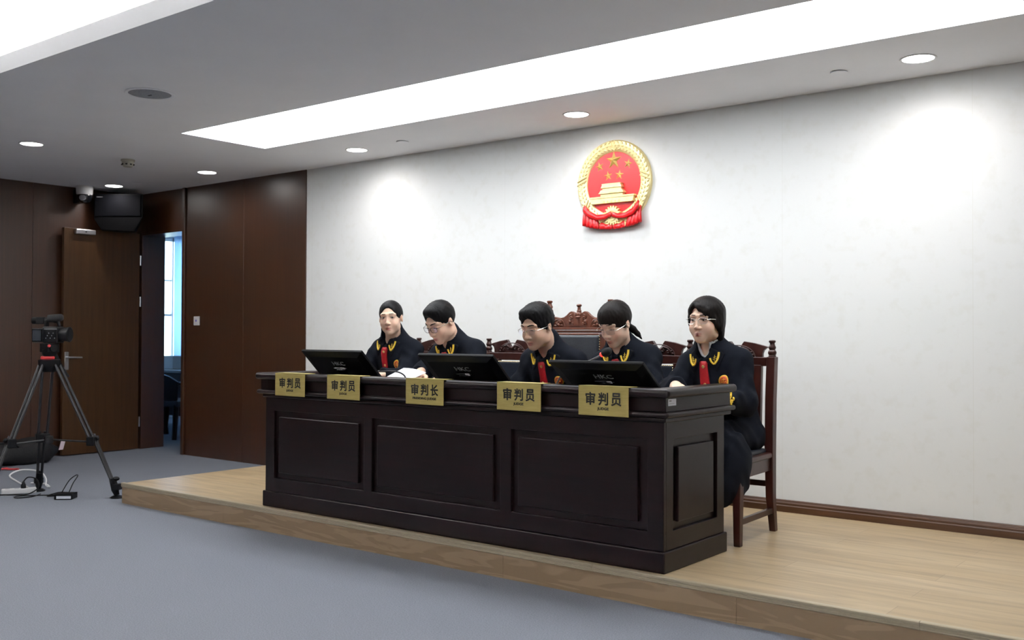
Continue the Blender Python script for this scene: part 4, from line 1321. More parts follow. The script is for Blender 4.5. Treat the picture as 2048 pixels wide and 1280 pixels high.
def hand(F, wr, d, n, side, curl=.5, scale=1.):
    """palm, five fingers; d points to the fingertips, n out of the back of the hand, side +1 = right hand"""
    d = d.normalized(); n = (n-d*n.dot(d)).normalized(); s = d.cross(n).normalized()*side   # s towards the thumb... flipped below
    s = -s
    sc = scale
    R = Matrix((s, d, n)).transposed()
    F.box(wr+d*.045*sc, (.038*sc, .046*sc, .0135*sc), R, .012*sc, k=.012)
    F.cap(wr-d*.03, wr+d*.02, .026*sc, .026*sc, k=.015)
    for i, (o, L) in enumerate(((.029, .070), (.010, .078), (-.010, .072), (-.029, .057))):
        p0 = wr+d*.088*sc+s*o*sc
        a = curl*(.55+.1*i)
        dirs = []
        cur = 0.
        for q in range(3):
            cur += a*(.7+.35*q)
            dirs.append(d*math.cos(cur)-n*math.sin(cur)+s*(o*1.2))
        pts = [p0]
        for q, fr in enumerate((.45, .31, .24)): pts.append(pts[-1]+dirs[q].normalized()*L*fr*sc)
        F.chain([p0-d*.02*sc]+pts, [.0098*sc, .0096*sc, .0088*sc, .0080*sc, .0070*sc], k=.004)
    t0 = wr+d*.022*sc+s*.030*sc-n*.006
    t1 = t0+(d*.6+s*.75-n*.15).normalized()*.034*sc
    t2 = t1+(d*.92+s*.30-n*.15).normalized()*.030*sc
    t3 = t2+(d*.97+s*.05-n*.25).normalized()*.024*sc
    F.chain([t0, t1, t2, t3], [.015*sc, .0115*sc, .0100*sc, .0082*sc], k=.008)

def curve_on(bvh, org, T, pts, off):
    """points (left, up) of the chest plane dropped on the cloth"""
    out = []
    for (u, v) in pts:
        o = org + T @ Vector((-u, .19, v))
        dr = -(T @ Vector((0, 1, 0)))
        hit = bvh.ray_cast(o, dr)
        p = hit[0] if hit[0] is not None else org + T @ Vector((-u, .1, v))
        out.append(p - dr*off)
    return out

def drape(name, bvh, org, T, grid, m, parent, origin, off=.004, thick=.004, smooth=True):
    """grid: rows of (left, up) points"""
    rows = len(grid); cols = len(grid[0])
    v = []
    for r in grid: v += curve_on(bvh, org, T, r, off)
    f = [(i*cols+j, i*cols+j+1, (i+1)*cols+j+1, (i+1)*cols+j) for i in range(rows-1) for j in range(cols-1)]
    b = MB(); b.add([p-Vector(origin) for p in v], f, smooth)
    o = b.build(name, m, parent)
    s = o.modifiers.new('thick', 'SOLIDIFY'); s.thickness = thick; s.offset = 0
    return o

def quad_grid(a, b, c, d, nu, nv):
    """bilinear grid, a-b bottom edge, d-c top edge"""
    g = []
    for j in range(nv+1):
        t = j/nv; row = []
        for i in range(nu+1):
            s_ = i/nu
            row.append(((a[0]*(1-s_)+b[0]*s_)*(1-t)+(d[0]*(1-s_)+c[0]*s_)*t, (a[1]*(1-s_)+b[1]*s_)*(1-t)+(d[1]*(1-s_)+c[1]*s_)*t))
        g.append(row)
    return g

def person(P):
    H = Vector(P['head']); Rh = frame(*P['hrot'])
    hip = Vector(P['hip']); nb = Vector(P['neck'])
    tw = P.get('twist', 0.)
    up = (nb-hip).normalized()
    f0 = frame(tw) @ Vector((0, 1, 0))
    rt = f0.cross(up).normalized(); fwd = up.cross(rt).normalized()
    T = Matrix((rt, fwd, up)).transposed()
    fem = P.get('female', False)
    org = (hip.x, hip.y, ZP)
    root = empty('person', org); tag(root, P['label'], 'person')
    O = Vector(org)
    hw = P.get('sh', .165)
    hs = P.get('hs', 1.0)
    L = lambda x, y, z: H + Rh @ (Vector((x, y, z))*hs)
    RS = lambda *q: tuple(x*hs for x in q)
    shR = nb + T @ Vector((hw, -.005, -.100)); shL = nb + T @ Vector((-hw, -.005, -.100))
    elR, elL, wrR, wrL = [Vector(P[q]) for q in ('elR', 'elL', 'wrR', 'wrL')]
    # ---------------------------------------------------------- body
    z0 = ZP+.0
    zs = axis_grid([(z0-.01, .014), (.845, .0032), (1.0, .008), (H.z-.16, .0028), (H.z+.15, .02), (H.z+.17, 0)])
    ylo = min(wrR.y, wrL.y)-.22
    ys = axis_grid([(ylo, .0032), (H.y+.13, .010), (hip.y+.22, 0)])
    xlo = min(elR.x, shR.x, wrR.x, wrL.x)-.14; xhi = max(elL.x, shL.x, wrL.x, wrR.x)+.14
    fx0, fx1 = min(H.x-.12, wrR.x-.10, wrL.x-.10), max(H.x+.12, wrL.x+.10, wrR.x+.10)
    xs = axis_grid([(min(xlo, fx0-.01), .008), (fx0, .0032), (fx1, .008), (max(xhi, fx1+.01), 0)])
    F = Field(xs, ys, zs)
    # trunk and legs
    F.ell(hip, (.165, .125, .12), T, .05)
    F.ell(hip.lerp(nb, .35), (.150, .105, .16), T, .06)
    F.ell(hip.lerp(nb, .72), (.165, .105, .15), T, .06)
    F.cap(shR, shL, .052, .052, .05)
    kn = []
    for sx in (1, -1):
        h_ = hip + T @ Vector((sx*.085, .02, -.02)); k_ = Vector((hip.x-sx*.075, hip.y-.40, hip.z-.015)); a_ = Vector((k_.x, k_.y-.06, ZP+.10))
        F.chain([h_, k_, a_], [.085, .060, .042], .03)
        F.cap(a_-Vector((0, 0, .045)), a_+Vector((0, -.15, -.062)), .042, .034, .03)
        kn.append((h_, k_, a_))
    for sh, el, wr in ((shR, elR, wrR), (shL, elL, wrL)):
        F.chain([sh, el], [.050, .040], .03); F.chain([el, wr-(wr-el).normalized()*.02], [.039, .027], .02)
    hand(F, wrR, Vector(P['hdR']), Vector(P.get('hnR', (0, 0, 1))), 1, P.get('cuR', .5), P.get('hsc', 1.))
    hand(F, wrL, Vector(P['hdL']), Vector(P.get('hnL', (0, 0, 1))), -1, P.get('cuL', .5), P.get('hsc', 1.))
    # neck
    nr = .049 if fem else .056
    F.cap(nb+up*-.03, L(0, -.022, -.035), nr+.004, nr, .03)
    # head
    fw_ = P.get('face', 1.0)
    F.ell(L(0, -.014, .032), RS(.0735, .092, .084), Rh, .02)
    F.ell(L(0, .018, -.022), RS(.0625*fw_, .070, .080), Rh, .03)
    F.ell(L(0, .034, -.070), RS(.046*fw_, .048, .036), Rh, .03)
    F.ell(L(0, .064, -.098), RS(.024*fw_, .020, .017), Rh, .025)
    for s in (-1, 1):
        F.ell(L(s*.037*fw_, .050, -.036), RS(.026, .028, .028), Rh, .02)
        F.ell(L(s*.050*fw_, .000, -.066), RS(.015, .028, .024), Rh, .02)
        F.cap(L(s*.012, .081, .027), L(s*.046, .066, .025), .009*hs, .008*hs, .014)
        F.ell(L(s*.031, .088, .007), RS(.017, .012, .0095), Rh, .010, -1)
        F.ell(L(s*.031, .0685, .005), RS(.0150, .0125, .0125), Rh, .004)
        F.cap(L(s*.018, .0785, .0125-P.get('lid', 0)*.006), L(s*.045, .0735, .0120-P.get('lid', 0)*.006), .0034*hs, .0032*hs, .004)
    F.cap(L(0, .0790, .016), L(0, .0985, -.030), .0075*hs, .0095*hs, .012)
    F.ell(L(0, .100, -.034), RS(.0105, .0105, .0095), Rh, .008)
    for s in (-1, 1):
        F.ell(L(s*.0125, .0915, -.037), RS(.0085, .0095, .0075), Rh, .006)
        F.ell(L(s*.006, .099, -.0445), RS(.0035, .005, .003), Rh, .003, -1)
    lo_ = P.get('open', 0.)
    F.cap(L(-.016, .0815, -.0655), L(0, .0885, -.0625), .0042*hs, .0062*hs, .007); F.cap(L(.016, .0815, -.0655), L(0, .0885, -.0625), .0042*hs, .0062*hs, .007)
    F.cap(L(-.014, .0815, -.0740-lo_), L(.014, .0815, -.0740-lo_), .0050*hs, .0050*hs, .006); F.ell(L(0, .0855, -.0745-lo_), RS(.010, .0065, .0055), Rh, .006)
    F.cap(L(-.021, .0855, -.0695), L(.021, .0855, -.0695), (.0012+lo_*.4)*hs, (.0012+lo_*.4)*hs, .003, -1)
    F.cap(L(0, .0970, -.055), L(0, .0930, -.048), .003*hs, .003*hs, .004, -1)
    for s in (-1, 1):
        Re = Rh @ Matrix.Rotation(s*-.35, 3, 'Z') @ Matrix.Rotation(.15, 3, 'X')
        F.ell(L(s*.0765, -.012, -.004), RS(.0080, .0165, .0270), Re, .006)
        F.ell(L(s*.0865, -.006, .002), RS(.0065, .0105, .0180), Re, .004, -1)
    V, Q = F.mesh()
    # tint: skin with lips, cheeks, dark lip parting, darker skin round the eyes
    Rn = np.array(Rh); loc = ((V-np.array(H)) @ Rn)/hs
    base = np.array(P.get('skin', (.52, .31, .215)))
    tint = np.tile(base, (len(V), 1))
    g = lambda c, r: np.exp(-((loc[:, 0]-c[0])/r[0])**2-((loc[:, 1]-c[1])/r[1])**2-((loc[:, 2]-c[2])/r[2])**2)
    def mixin(w_, col):
        nonlocal tint
        tint = tint*(1-w_[:, None])+np.array(col)*w_[:, None]
    ck = g((.042, .06, -.035), (.024, .04, .022))+g((-.042, .06, -.035), (.024, .04, .022))
    mixin(np.clip(ck*.22, 0, 1), base*np.array((1.05, .72, .70)))
    mixin(np.clip(g((0, .10, -.034), (.016, .02, .012))*.2, 0, 1), base*np.array((1.02, .78, .75)))
    lip = np.clip(1.5*(g((0, .088, -.0640), (.018, .02, .0036))+g((0, .086, -.0740-lo_), (.0155, .02, .0046))), 0, 1)
    mixin(lip*P.get('lipw', .95), P.get('lip', (.40, .125, .11)))
    mixin(np.clip(.75*g((0, .084, -.0695-lo_*.4), (.018, .012, .0013+lo_*.35)), 0, 1), (.05, .012, .012))
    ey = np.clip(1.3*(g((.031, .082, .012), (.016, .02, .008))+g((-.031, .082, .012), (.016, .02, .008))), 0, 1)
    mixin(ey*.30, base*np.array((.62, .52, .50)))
    body = np_object('body', V, Q, M_SKIN, root, org, tint)
    # ---------------------------------------------------------- eyes, brows, lashes
    lid = P.get('lid', 0.)
    for s in (-1, 1):
        n = 14; m = 9; v = []; f = []; tt = []
        gz = P.get('gaze', (0., 0.))
        for j in range(m+1):
            th = PI*.5*j/m
            for i in range(n):
                a = 2*PI*i/n
                v.append((.0112*math.sin(th)*math.cos(a), .0085*math.cos(th), .0052*(1-lid*.75)*math.sin(th)*math.sin(a)))
                dx = v[-1][0]-gz[0]; dz = v[-1][2]-gz[1]
                rr = math.hypot(dx, dz)
                tt.append((.008, .006, .006) if rr < .0054 else (.55, .50, .47))
        for j in range(m):
            for i in range(n): f.append((j*n+i, j*n+(i+1) % n, (j+1)*n+(i+1) % n, (j+1)*n+i))
        c_ = L(s*.031, .0755, .0055-lid*.004)
        vv = [c_ + Rh @ (Vector(q)*hs) - O for q in v]
        eb = MB(); eb.add(vv, f, True)
        eo = eb.build('eye', M_EYE, root)
        at = eo.data.color_attributes.new('tint', 'FLOAT_COLOR', 'POINT')
        for i_, c3 in enumerate(tt): at.data[i_].color = (*c3, 1)
    b = MB()
    bz = P.get('browz', .0); bw = P.get('brow', 1.)
    for s in (-1, 1):
        b.tube([L(s*.012, .0895, .0265+bz+.0045*fem)-O, L(s*.024, .0875, .0310+bz)-O, L(s*.038, .0790, .0320+bz)-O, L(s*.052, .0660, .0265+bz)-O], [.0026*hs*bw, .0034*hs*bw, .0030*hs*bw, .0012*hs*bw], 6)
    b.build('eyebrows', P['hairm'], root)
    b = MB()
    for s in (-1, 1):
        zz = .0098-lid*.009
        b.tube([L(s*.0185, .0835, zz-.002)-O, L(s*.026, .0858, zz+.0010*(1-lid))-O, L(s*.035, .0848, zz+.0008*(1-lid))-O, L(s*.0455, .0765, zz-.003)-O], [.0008*hs, .0014*hs, .0015*hs, .0010*hs], 6)
    b.build('eyelashes', P['hairm'], root)
    # ---------------------------------------------------------- hair
    hx = axis_grid([(H.x-.17, .0032), (H.x+.17, 0)]); hy = axis_grid([(H.y-.17, .0032), (H.y+.19, 0)]); hz_ = axis_grid([(H.z-.20, .0032), (H.z+.17, 0)])
    G = Field(hx, hy, hz_)
    P['hair'](G, L, Rh, RS)
    ph = P.get('ph', 0.)
    def strands(X, Y, Z):
        x = (X-H.x)*Rn[0, 0]+(Y-H.y)*Rn[1, 0]+(Z-H.z)*Rn[2, 0]
        y = (X-H.x)*Rn[0, 1]+(Y-H.y)*Rn[1, 1]+(Z-H.z)*Rn[2, 1]
        z = (X-H.x)*Rn[0, 2]+(Y-H.y)*Rn[1, 2]+(Z-H.z)*Rn[2, 2]
        a = np.arctan2(x+.01, -(y-.02))
        return .0007*np.sin(a*17+ph+40*z)*np.sin(60*z+ph)+.0003*np.sin(x*520+y*160+ph)+.0003*np.sin(a*61-z*90)
    G.ripple(strands, (H.x-.2, H.y-.2, H.z-.22), (H.x+.2, H.y+.2, H.z+.2))
    V, Q = G.mesh()
    np_object('hair', V, Q, P['hairm'], root, org)
    # ---------------------------------------------------------- robe
    rx = axis_grid([(min(elR.x, shR.x, wrR.x)-.16, .0065), (max(elL.x, shL.x, wrL.x)+.16, 0)])
    rx = axis_grid([(rx[0], .008), (nb.x-.14, .0045), (nb.x+.14, .008), (rx[-1], 0)])
    ry = axis_grid([(min(wrR.y, wrL.y)-.10, .0065), (nb.y-.14, .0045), (nb.y+.14, .008), (hip.y+.24, 0)])
    rz_ = axis_grid([(ZP+.10, .010), (nb.z-.30, .0065), (nb.z-.06, .0042), (nb.z+.14, 0)])
    W = Field(rx, ry, rz_)
    W.ell(hip+Vector((0, -.01, .01)), (.160, .125, .130), T, .06)
    W.ell(hip.lerp(nb, .38), (.172, .132, .20), T, .07)
    W.ell(hip.lerp(nb, .70), (.172, .126, .18), T, .07)
    W.cap(shR, shL, .062, .062, .05)
    for sh in (shR, shL):
        W.cap(nb+up*.005-fwd*.012, sh+up*.008, .046, .052, .04)
    for sh, el, wr in ((shR, elR, wrR), (shL, elL, wrL)):
        W.chain([sh, el], [.060, .068], .035)
        d_ = (wr-el).normalized()
        W.chain([el, wr-d_*.015], [.070, P.get('cuff', .055)], .03)
        W.half(wr-d_*.02, d_, .006, -1, [wr[i]-.12 for i in range(3)], [wr[i]+.12 for i in range(3)])
    for h_, k_, a_ in kn:
        W.chain([h_, k_+Vector((0, .02, 0))], [.100, .085], .05)
        W.cap(k_+Vector((0, .03, 0)), Vector((k_.x, k_.y+.0, ZP+.24)), .092, .075, .05)
    W.ell(Vector((hip.x, hip.y-.30, hip.z-.10)), (.17, .10, .20), None, .05)
    for e in P.get('skirt', []): W.ell(Vector(e[0]), e[1], None, .05)
    # collar stand
    ca = nb+up*-.005-fwd*.005; cb = nb+up*.045+(H-nb).normalized()*.0-fwd*.010
    W.cap(ca, cb, .088, .072, .03)
    W.cap(ca-up*.0, L(0, -.012, -.06), .058, .056, .004, -1)
    W.ell(nb+up*.056+fwd*.080, (.042, .075, .085), T, .008, -1)
    fo = P.get('fold', 0.)
    def folds(X, Y, Z):
        return .0045*np.sin(X*38+Z*17+fo)*np.sin(Z*21-X*9+fo*2)+.0032*np.sin(X*75-Z*30+Y*22+fo)+.0030*np.sin(Y*70+Z*48+X*20+fo)*np.sin(Z*13+fo)
    W.ripple(lambda X, Y, Z: folds(X, Y, Z)*np.clip((nb.z-.01-Z)/.08, 0, 1), (-99, -99, 0), (99, 99, nb.z))
    V, Q = W.mesh()
    rb = np_object('robe', V, Q, M_ROBE, root, org)
    tri = [tuple(q) for q in Q]
    bvh = BVHTree.FromPolygons([tuple(p) for p in V], tri)
    # placket, buttons
    cx = P.get('tie', 0.)
    pk = drape('red_placket', bvh, nb, T, quad_grid((-.024+cx, -.43), (.024+cx, -.43), (.0245, -.037), (-.0245, -.037), 4, 30), M_TIE, root, org, .004, .005)
    for i in range(4):
        v_ = -.062-.092*i
        p = curve_on(bvh, nb, T, [(cx*(-v_-.03)/.4, v_)], .0075)[0]-O
        MB().lathe([(0, -.002), (.0085, -.002), (.0092, .0005), (.0075, .0030), (.004, .0036), (0, .0036)], p, 16, Matrix((rt, up, fwd)).transposed()).build('button', M_GOLDBT, pk)
    # collar wings with stitched emblems
    for s in (1, -1):
        g = quad_grid((s*.010, -.024), (s*.068, -.094), (s*.108, -.022), (s*.044, .024), 8, 8)
        cw = drape('collar_wing', bvh, nb, T, g, M_BLKCLOTH, root, org, .0085, .005)
        def st(pts, r, nm):
            q = [p-O for p in curve_on(bvh, nb, T, pts, .0125)]
            MB().tube(smooth_path(q, 4), r, 6).build(nm, M_GOLDTH, cw)
        st([(s*.042, -.022), (s*.045, -.036), (s*.052, -.049), (s*.060, -.055)], .0052, 'wheat_stitching')
        st([(s*.081, -.006), (s*.079, -.024), (s*.072, -.042), (s*.060, -.055)], .0060, 'wheat_stitching')
        q = [p-O for p in curve_on(bvh, nb, T, [(s*.063, -.014), (s*.060, -.044), (s*.056, -.023), (s*.069, -.023), (s*.056, -.031), (s*.068, -.031)], .0118)]
        MB().tube([q[0], q[1]], .0016, 5).tube([q[2], q[3]], .0012, 5).ell(q[4], (.0035, .0025, .002), 6).ell(q[5], (.0035, .0025, .002), 6).build('scales_stitching', M_GOLDTH, cw)
    # chest badge on the person's left
    bu, bv = .092, -.152
    def blob(rx_, rz2, off, nm, m, par, du=0., dv=0.):
        n = 28; ring = [(bu+du+rx_*math.cos(2*PI*i/n), bv+dv+rz2*math.sin(2*PI*i/n)) for i in range(n)]
        c0 = curve_on(bvh, nb, T, [(bu+du, bv+dv)], off)[0]-O
        q = [p-O for p in curve_on(bvh, nb, T, ring, off)]
        b = MB(); b.add(q+[c0], [(i, (i+1) % n, n) for i in range(n)], True)
        o = b.build(nm, m, par); sm = o.modifiers.new('t', 'SOLIDIFY'); sm.thickness = .002; sm.offset = 0
        return o
    bd = blob(.0260, .0330, .0045, 'chest_badge', M_GOLDTH, root)
    blob(.0225, .0295, .0062, 'badge_field', M_ORANGE, bd)
    blob(.0170, .0235, .0076, 'badge_centre', M_BADGERED, bd, 0, .001)
    q = [p-O for p in curve_on(bvh, nb, T, [(bu, bv+.018), (bu, bv-.010), (bu-.010, bv+.011), (bu+.010, bv+.011), (bu-.009, bv), (bu+.009, bv), (bu, bv-.015)], .0095)]
    MB().tube([q[0], q[1]], .0013, 5).tube([q[2], q[3]], .0011, 5).ell(q[4], (.0032, .002, .0040), 6).ell(q[5], (.0032, .002, .0040), 6).ell(q[6], (.005, .002, .0042), 8).build('badge_scales', M_GOLDTH, bd)
    g = quad_grid((bu-.024, bv-.045), (bu+.024, bv-.045), (bu+.024, bv-.036), (bu-.024, bv-.036), 6, 1)
    bb = drape('badge_banner', bvh, nb, T, g, M_GOLDTH, root, org, .0045, .002)
    if P.get('shirt'):
        K = Field(axis_grid([(nb.x-.11, .0035), (nb.x+.11, 0)]), axis_grid([(nb.y-.15, .0035), (nb.y+.11, 0)]), axis_grid([(nb.z-.09, .0035), (nb.z+.11, 0)]))
        top_ = nb.lerp(L(0, -.022, -.035), .42)
        K.cap(nb+up*-.02, top_, .074, .066, .005)
        K.cap(nb+up*-.10, L(0, -.012, -.03), .0560, .0555, .003, -1)
        K.half(top_+up*.004, up, .003, -1)
        K.ell(nb+up*.062+fwd*.085, (.034, .07, .085), T, .004, -1)
        V, Q = K.mesh(); np_object('shirt_collar', V, Q, M_SHIRT, root, org)
    if P.get('cuffmark'):
        wr = wrL; d_ = (wrL-elL).normalized()
        b = MB()
        n_ = Vector((.75, -.35, .35)).normalized(); n_ = (n_-d_*n_.dot(d_)).normalized(); s2 = d_.cross(n_)
        for i in range(9):
            a = -.9+1.8*i/8
            c3 = wr-d_*(.040+.012*math.cos(i*2.2))+ (n_*math.cos(a)+s2*math.sin(a))*(P.get('cuff', .055)+.004)
            b.ell(c3-O, (.0075, .0075, .010), 8)
        for i in range(5):
            a = -.5+1.*i/4
            c3 = wr-d_*(.020)+ (n_*math.cos(a)+s2*math.sin(a))*(P.get('cuff', .055)+.004)
            b.ell(c3-O, (.006, .006, .009), 8)
        b.build('cuff_stitching', M_GOLDTH, root)
    # glasses
    gl = P.get('glasses')
    if gl:
        gr = empty('glasses', (0, 0, 0)); gr.parent = root
        gy, gzz = .1010, gl.get('z', .000)
        rim = MB(); lens = []
        w_, h_, ex = gl['size']; cxx = .033
        for s in (-1, 1):
            pts = []; n = 28
            for i in range(n):
                a = 2*PI*i/n
                ca_, sa_ = math.cos(a), math.sin(a)
                x = w_*abs(ca_)**ex*(1 if ca_ > 0 else -1); z = h_*abs(sa_)**ex*(1 if sa_ > 0 else -1)
                xx = s*cxx+x
                pts.append(L(xx, gy-.010*(abs(xx)/.06)**2, gzz+z)-O)
            top = gl.get('rim', 'full')
            if top == 'full': rim.tube(pts+[pts[0]], gl['r']*hs, 6, False)
            elif top == 'half': rim.tube([pts[i % n] for i in range(0, n//2+1)], gl['r']*hs, 6)
            else:
                rim.tube(pts+[pts[0]], .0005, 4, False)
            c0 = L(s*cxx, gy-.003, gzz)-O
            lb_ = MB(); lb_.add(pts+[c0], [(i, (i+1) % n, n) for i in range(n)], True)
            lens.append(lb_)
            e = L(s*(cxx+w_), gy-.010*((cxx+w_)/.06)**2, gzz+h_*.45)-O
            rim.tube([e, L(s*.073, .078, gzz+h_*.5)-O, L(s*.0815, .03, gzz+.006)-O, L(s*.0825, -.004, gzz+.008)-O, L(s*.082, -.020, gzz-.010)-O], gl['r']*1.25*hs, 6)
            rim.tube([L(s*.009, gy, gzz+.002)-O, L(s*.008, .092, gzz-.005)-O], gl['r']*.8*hs, 5)
        rim.tube([L(-(cxx-w_), gy, gzz+.004)-O, L(0, gy+.002, gzz+.007)-O, L(cxx-w_, gy, gzz+.004)-O], gl['r']*hs, 6)
        fo_ = rim.build('glasses_frame', gl['m'], root)
        for lb_ in lens: lb_.build('lens', M_LENS, fo_)
        bpy.data.objects.remove(gr)
    return root

# ------------------------------------------------------------------ hair styles (head space: x right, y forward, z up)
def skull(G, L, Rh, RS, t, k=.015, zc=.034, back=0.):
    G.ell(L(0, -.016-back, zc), RS(.0745+t, .093+t, .084+t), Rh, k)
def face_cut(G, L, Rh, RS, top=.062, width=.072, k=.010, y=.13):
    h = top+.03
    G.ell(L(0, y, -.03), RS(width, .092, h/.83), Rh, k, -1)
def hair_tied(G, L, Rh, RS):                     # centre parting, pulled back smooth
    skull(G, L, Rh, RS, .0075)
    G.ell(L(0, .107, -.030), RS(.069, .076, .118), Rh, .010, -1)
    for s in (-1, 1):
        G.cap(L(s*.085, .02, -.08), L(s*.085, -.012, -.01), .034, .026, .012, -1)
        G.cap(L(s*.07, .07, -.03), L(s*.075, .035, -.06), .025, .03, .01, -1)
    G.ell(L(0, -.02, -.095), RS(.09, .10, .055), Rh, .012, -1)
    G.cap(L(0, .09, .105), L(0, .0, .132), .0035, .003, .006, -1)
    G.ell(L(0, -.105, -.005), RS(.034, .030, .034), Rh, .02)
    G.cap(L(0, -.115, -.02), L(0, -.10, -.11), .024, .014, .015)
def hair_crop(G, L, Rh, RS):                     # short crop, fuller on top
    skull(G, L, Rh, RS, .006)
    G.ell(L(0, -.004, .072), RS(.070, .082, .056), Rh, .02)
    G.ell(L(0, .044, .092), RS(.052, .036, .025), Rh, .015)
    G.ell(L(0, .122, -.030), RS(.074, .080, .130), Rh, .008, -1)
    for s in (-1, 1):
        G.cap(L(s*.092, .015, -.07), L(s*.092, -.010, -.005), .030, .024, .010, -1)
        G.cap(L(s*.082, .075, -.05), L(s*.082, .062, .02), .030, .026, .008, -1)
        G.cap(L(s*.078, .046, -.08), L(s*.080, .040, -.05), .022, .020, .008, -1)
    G.ell(L(0, -.015, -.090), RS(.10, .10, .048), Rh, .012, -1)
def hair_side(G, L, Rh, RS):                     # man's cut, combed to one side
    skull(G, L, Rh, RS, .009)
    G.ell(L(-.004, -.006, .074), RS(.076, .085, .058), Rh, .02)
    G.ell(L(.012, .050, .090), RS(.048, .034, .028), Rh, .015)
    G.cap(L(-.045, .045, .090), L(.046, .058, .066), .015, .014, .012)
    G.ell(L(-.012, .122, -.030), RS(.072, .080, .122), Rh, .008, -1)
    for s in (-1, 1):
        G.cap(L(s*.094, .012, -.07), L(s*.094, -.010, -.008), .028, .022, .010, -1)
        G.cap(L(s*.084, .075, -.06), L(s*.084, .064, .012), .028, .024, .008, -1)
        G.cap(L(s*.078, .050, -.08), L(s*.080, .044, -.055), .022, .020, .008, -1)
    G.ell(L(0, -.015, -.092), RS(.10, .10, .046), Rh, .012, -1)
def hair_pony(G, L, Rh, RS):                     # full fringe to the brows, low ponytail
    skull(G, L, Rh, RS, .010)
    G.ell(L(0, .006, .060), RS(.077, .077, .056), Rh, .02)
    G.ell(L(0, .122, -.062), RS(.069, .080, .106), Rh, .010, -1)
    G.cap(L(.070, .045, .030), L(.073, .042, -.025), .006, .003, .008)
    for s in (-1, 1):
        G.cap(L(s*.094, .010, -.08), L(s*.094, -.012, -.010), .029, .023, .010, -1)
    G.ell(L(0, -.015, -.098), RS(.10, .10, .050), Rh, .012, -1)
    G.ell(L(0, -.096, -.030), RS(.026, .022, .026), Rh, .015)
    G.chain([L(0, -.098, -.055), L(-.012, -.118, -.090), L(-.030, -.124, -.122), L(-.052, -.118, -.150)], [.017, .018, .013, .003], .012)
def hair_bob(G, L, Rh, RS):                      # short bob over the ears, fringe to one side
    skull(G, L, Rh, RS, .013)
    G.ell(L(0, -.018, .052), RS(.091, .102, .067), Rh, .02)
    G.ell(L(0, -.068, -.015), RS(.074, .046, .078), Rh, .03)
    G.ell(L(.006, .122, -.048), RS(.064, .082, .122), Rh, .008, -1)
    # fringe falling from the parting to the person's left
    G.chain([L(.028, .058, .084), L(-.006, .068, .070), L(-.038, .060, .050), L(-.060, .042, .016), L(-.071, .026, -.020)], [.017, .019, .019, .017, .012], .012)
    G.chain([L(.030, .056, .084), L(.056, .046, .058), L(.070, .030, .020), L(.075, .022, -.010)], [.015, .014, .011, .005], .012)
    G.ell(L(.030, .105, .040), RS(.030, .055, .042), Rh, .006, -1)
    for s in (-1, 1):
        G.ell(L(s*.076, -.012, -.010), RS(.021, .040, .052), Rh, .02)
    G.ell(L(-.058, -.040, -.060), RS(.024, .032, .050), Rh, .02)
    G.chain([L(-.050, -.060, -.080), L(-.054, -.066, -.108), L(-.062, -.066, -.132)], [.018, .012, .003], .012)
    G.ell(L(0, .010, -.125), RS(.060, .075, .062), Rh, .012, -1)

ZH = ZW
person(dict(label='woman without glasses, dark hair tied back, at the left end of the bench', female=True,
    head=(-4.650, 4.630, 1.284), hrot=(30, 3, -3), hip=(-4.725, 4.93, .665), neck=(-4.715, 4.715, 1.165), sh=.138, hs=.94,
    elR=(-4.93, 4.62, .885), elL=(-4.49, 4.60, .885), wrR=(-4.80, 4.42, .915), wrL=(-4.52, 4.41, .915), hdR=(.5, -.8, -.05), hdL=(-.5, -.8, -.05), cuR=.5, cuL=.5,
    hairm=M_HAIR, hair=hair_tied, skin=(.74, .51, .38), open=.0010, gaze=(-.0025, 0), tie=-.03, brow=.75, fold=.3, face=.95))
person(dict(label='man in thin glasses leaning forward over white papers, short black hair, in a black robe',
    head=(-4.105, 4.515, 1.255), hrot=(-6, 30, 0), hip=(-4.050, 4.93, .665), neck=(-4.125, 4.630, 1.150), sh=.158, hs=1.03, twist=-8,
    elR=(-4.33, 4.55, .90), elL=(-3.82, 4.56, .90), wrR=(-4.165, 4.395, .945), wrL=(-3.885, 4.395, .930), hdR=(.35, -.9, -.25), hdL=(-.75, -.62, -.10), cuR=.55, cuL=.25,
    hairm=M_HAIR, hair=hair_crop, skin=(.71, .47, .345), lid=.75, tie=-.01, fold=1.7, cuff=.05,
    glasses=dict(size=(.0235, .0170, .72), rim='full', r=.0011, m=M_GUN, z=-.002)))
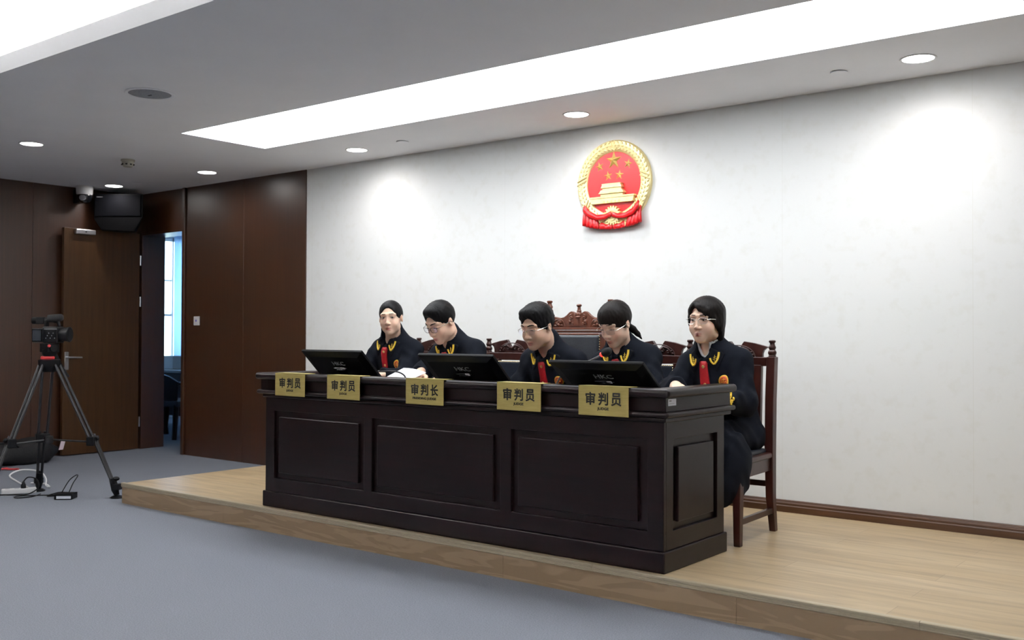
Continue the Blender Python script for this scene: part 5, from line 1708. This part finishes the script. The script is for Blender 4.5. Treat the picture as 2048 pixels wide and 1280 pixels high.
person(dict(label='man in rimless glasses reading with head bowed, side-combed hair, before the tall throne-like chair',
    head=(-3.372, 4.520, 1.226), hrot=(-4, 18, 0), hip=(-3.405, 4.93, .665), neck=(-3.390, 4.655, 1.108), sh=.152, hs=1.05,
    elR=(-3.62, 4.70, .870), elL=(-3.14, 4.70, .870), wrR=(-3.48, 4.62, .745), wrL=(-3.28, 4.62, .745), hdR=(.5, -.5, -.35), hdL=(-.5, -.5, -.35),
    hairm=M_HAIR, hair=hair_side, skin=(.66, .43, .31), lid=.7, open=.001, tie=-.012, fold=2.9,
    glasses=dict(size=(.0240, .0150, .70), rim='half', r=.0010, m=M_SILVER, z=-.003)))
person(dict(label='woman with a low ponytail and rimless glasses looking down behind the microphone', female=True,
    head=(-2.897, 4.590, 1.240), hrot=(-6, 26, 0), hip=(-2.880, 4.94, .665), neck=(-2.935, 4.705, 1.125), sh=.142, hs=.99,
    elR=(-3.14, 4.62, .88), elL=(-2.68, 4.62, .88), wrR=(-3.02, 4.42, .91), wrL=(-2.76, 4.42, .91), hdR=(.5, -.85, -.05), hdL=(-.5, -.85, -.05),
    hairm=M_HAIRB, hair=hair_pony, skin=(.74, .515, .39), lid=.85, fold=4.1, face=.95, tie=-.02, brow=.65,
    glasses=dict(size=(.0250, .0140, .62), rim='none', r=.0012, m=M_SILVER, z=-.006)))
person(dict(label='woman with short bobbed hair and oval glasses at the right end of the bench', female=True,
    head=(-2.412, 4.700, 1.255), hrot=(0, 2, 0), hip=(-2.385, 4.95, .665), neck=(-2.422, 4.765, 1.118), sh=.146, hs=1.0,
    elR=(-2.58, 4.62, .88), elL=(-2.225, 4.745, .835), wrR=(-2.445, 4.45, .920), wrL=(-2.245, 4.500, .862), hdR=(.62, -.75, -.10), hdL=(-1, -.15, -.05), cuR=.85, cuL=.6,
    hairm=M_HAIRB, hair=hair_bob, skin=(.73, .50, .375), face=1.05, fold=5.3, shirt=True, skirt=[((-2.205, 4.605, .52), (.074, .13, .17)), ((-2.26, 4.55, .45), (.06, .08, .12))], cuffmark=True, lid=.15, gaze=(.002, 0), tie=-.02, brow=.7,
    glasses=dict(size=(.0240, .0165, .86), rim='full', r=.0010, m=M_SILVER, z=.001)))
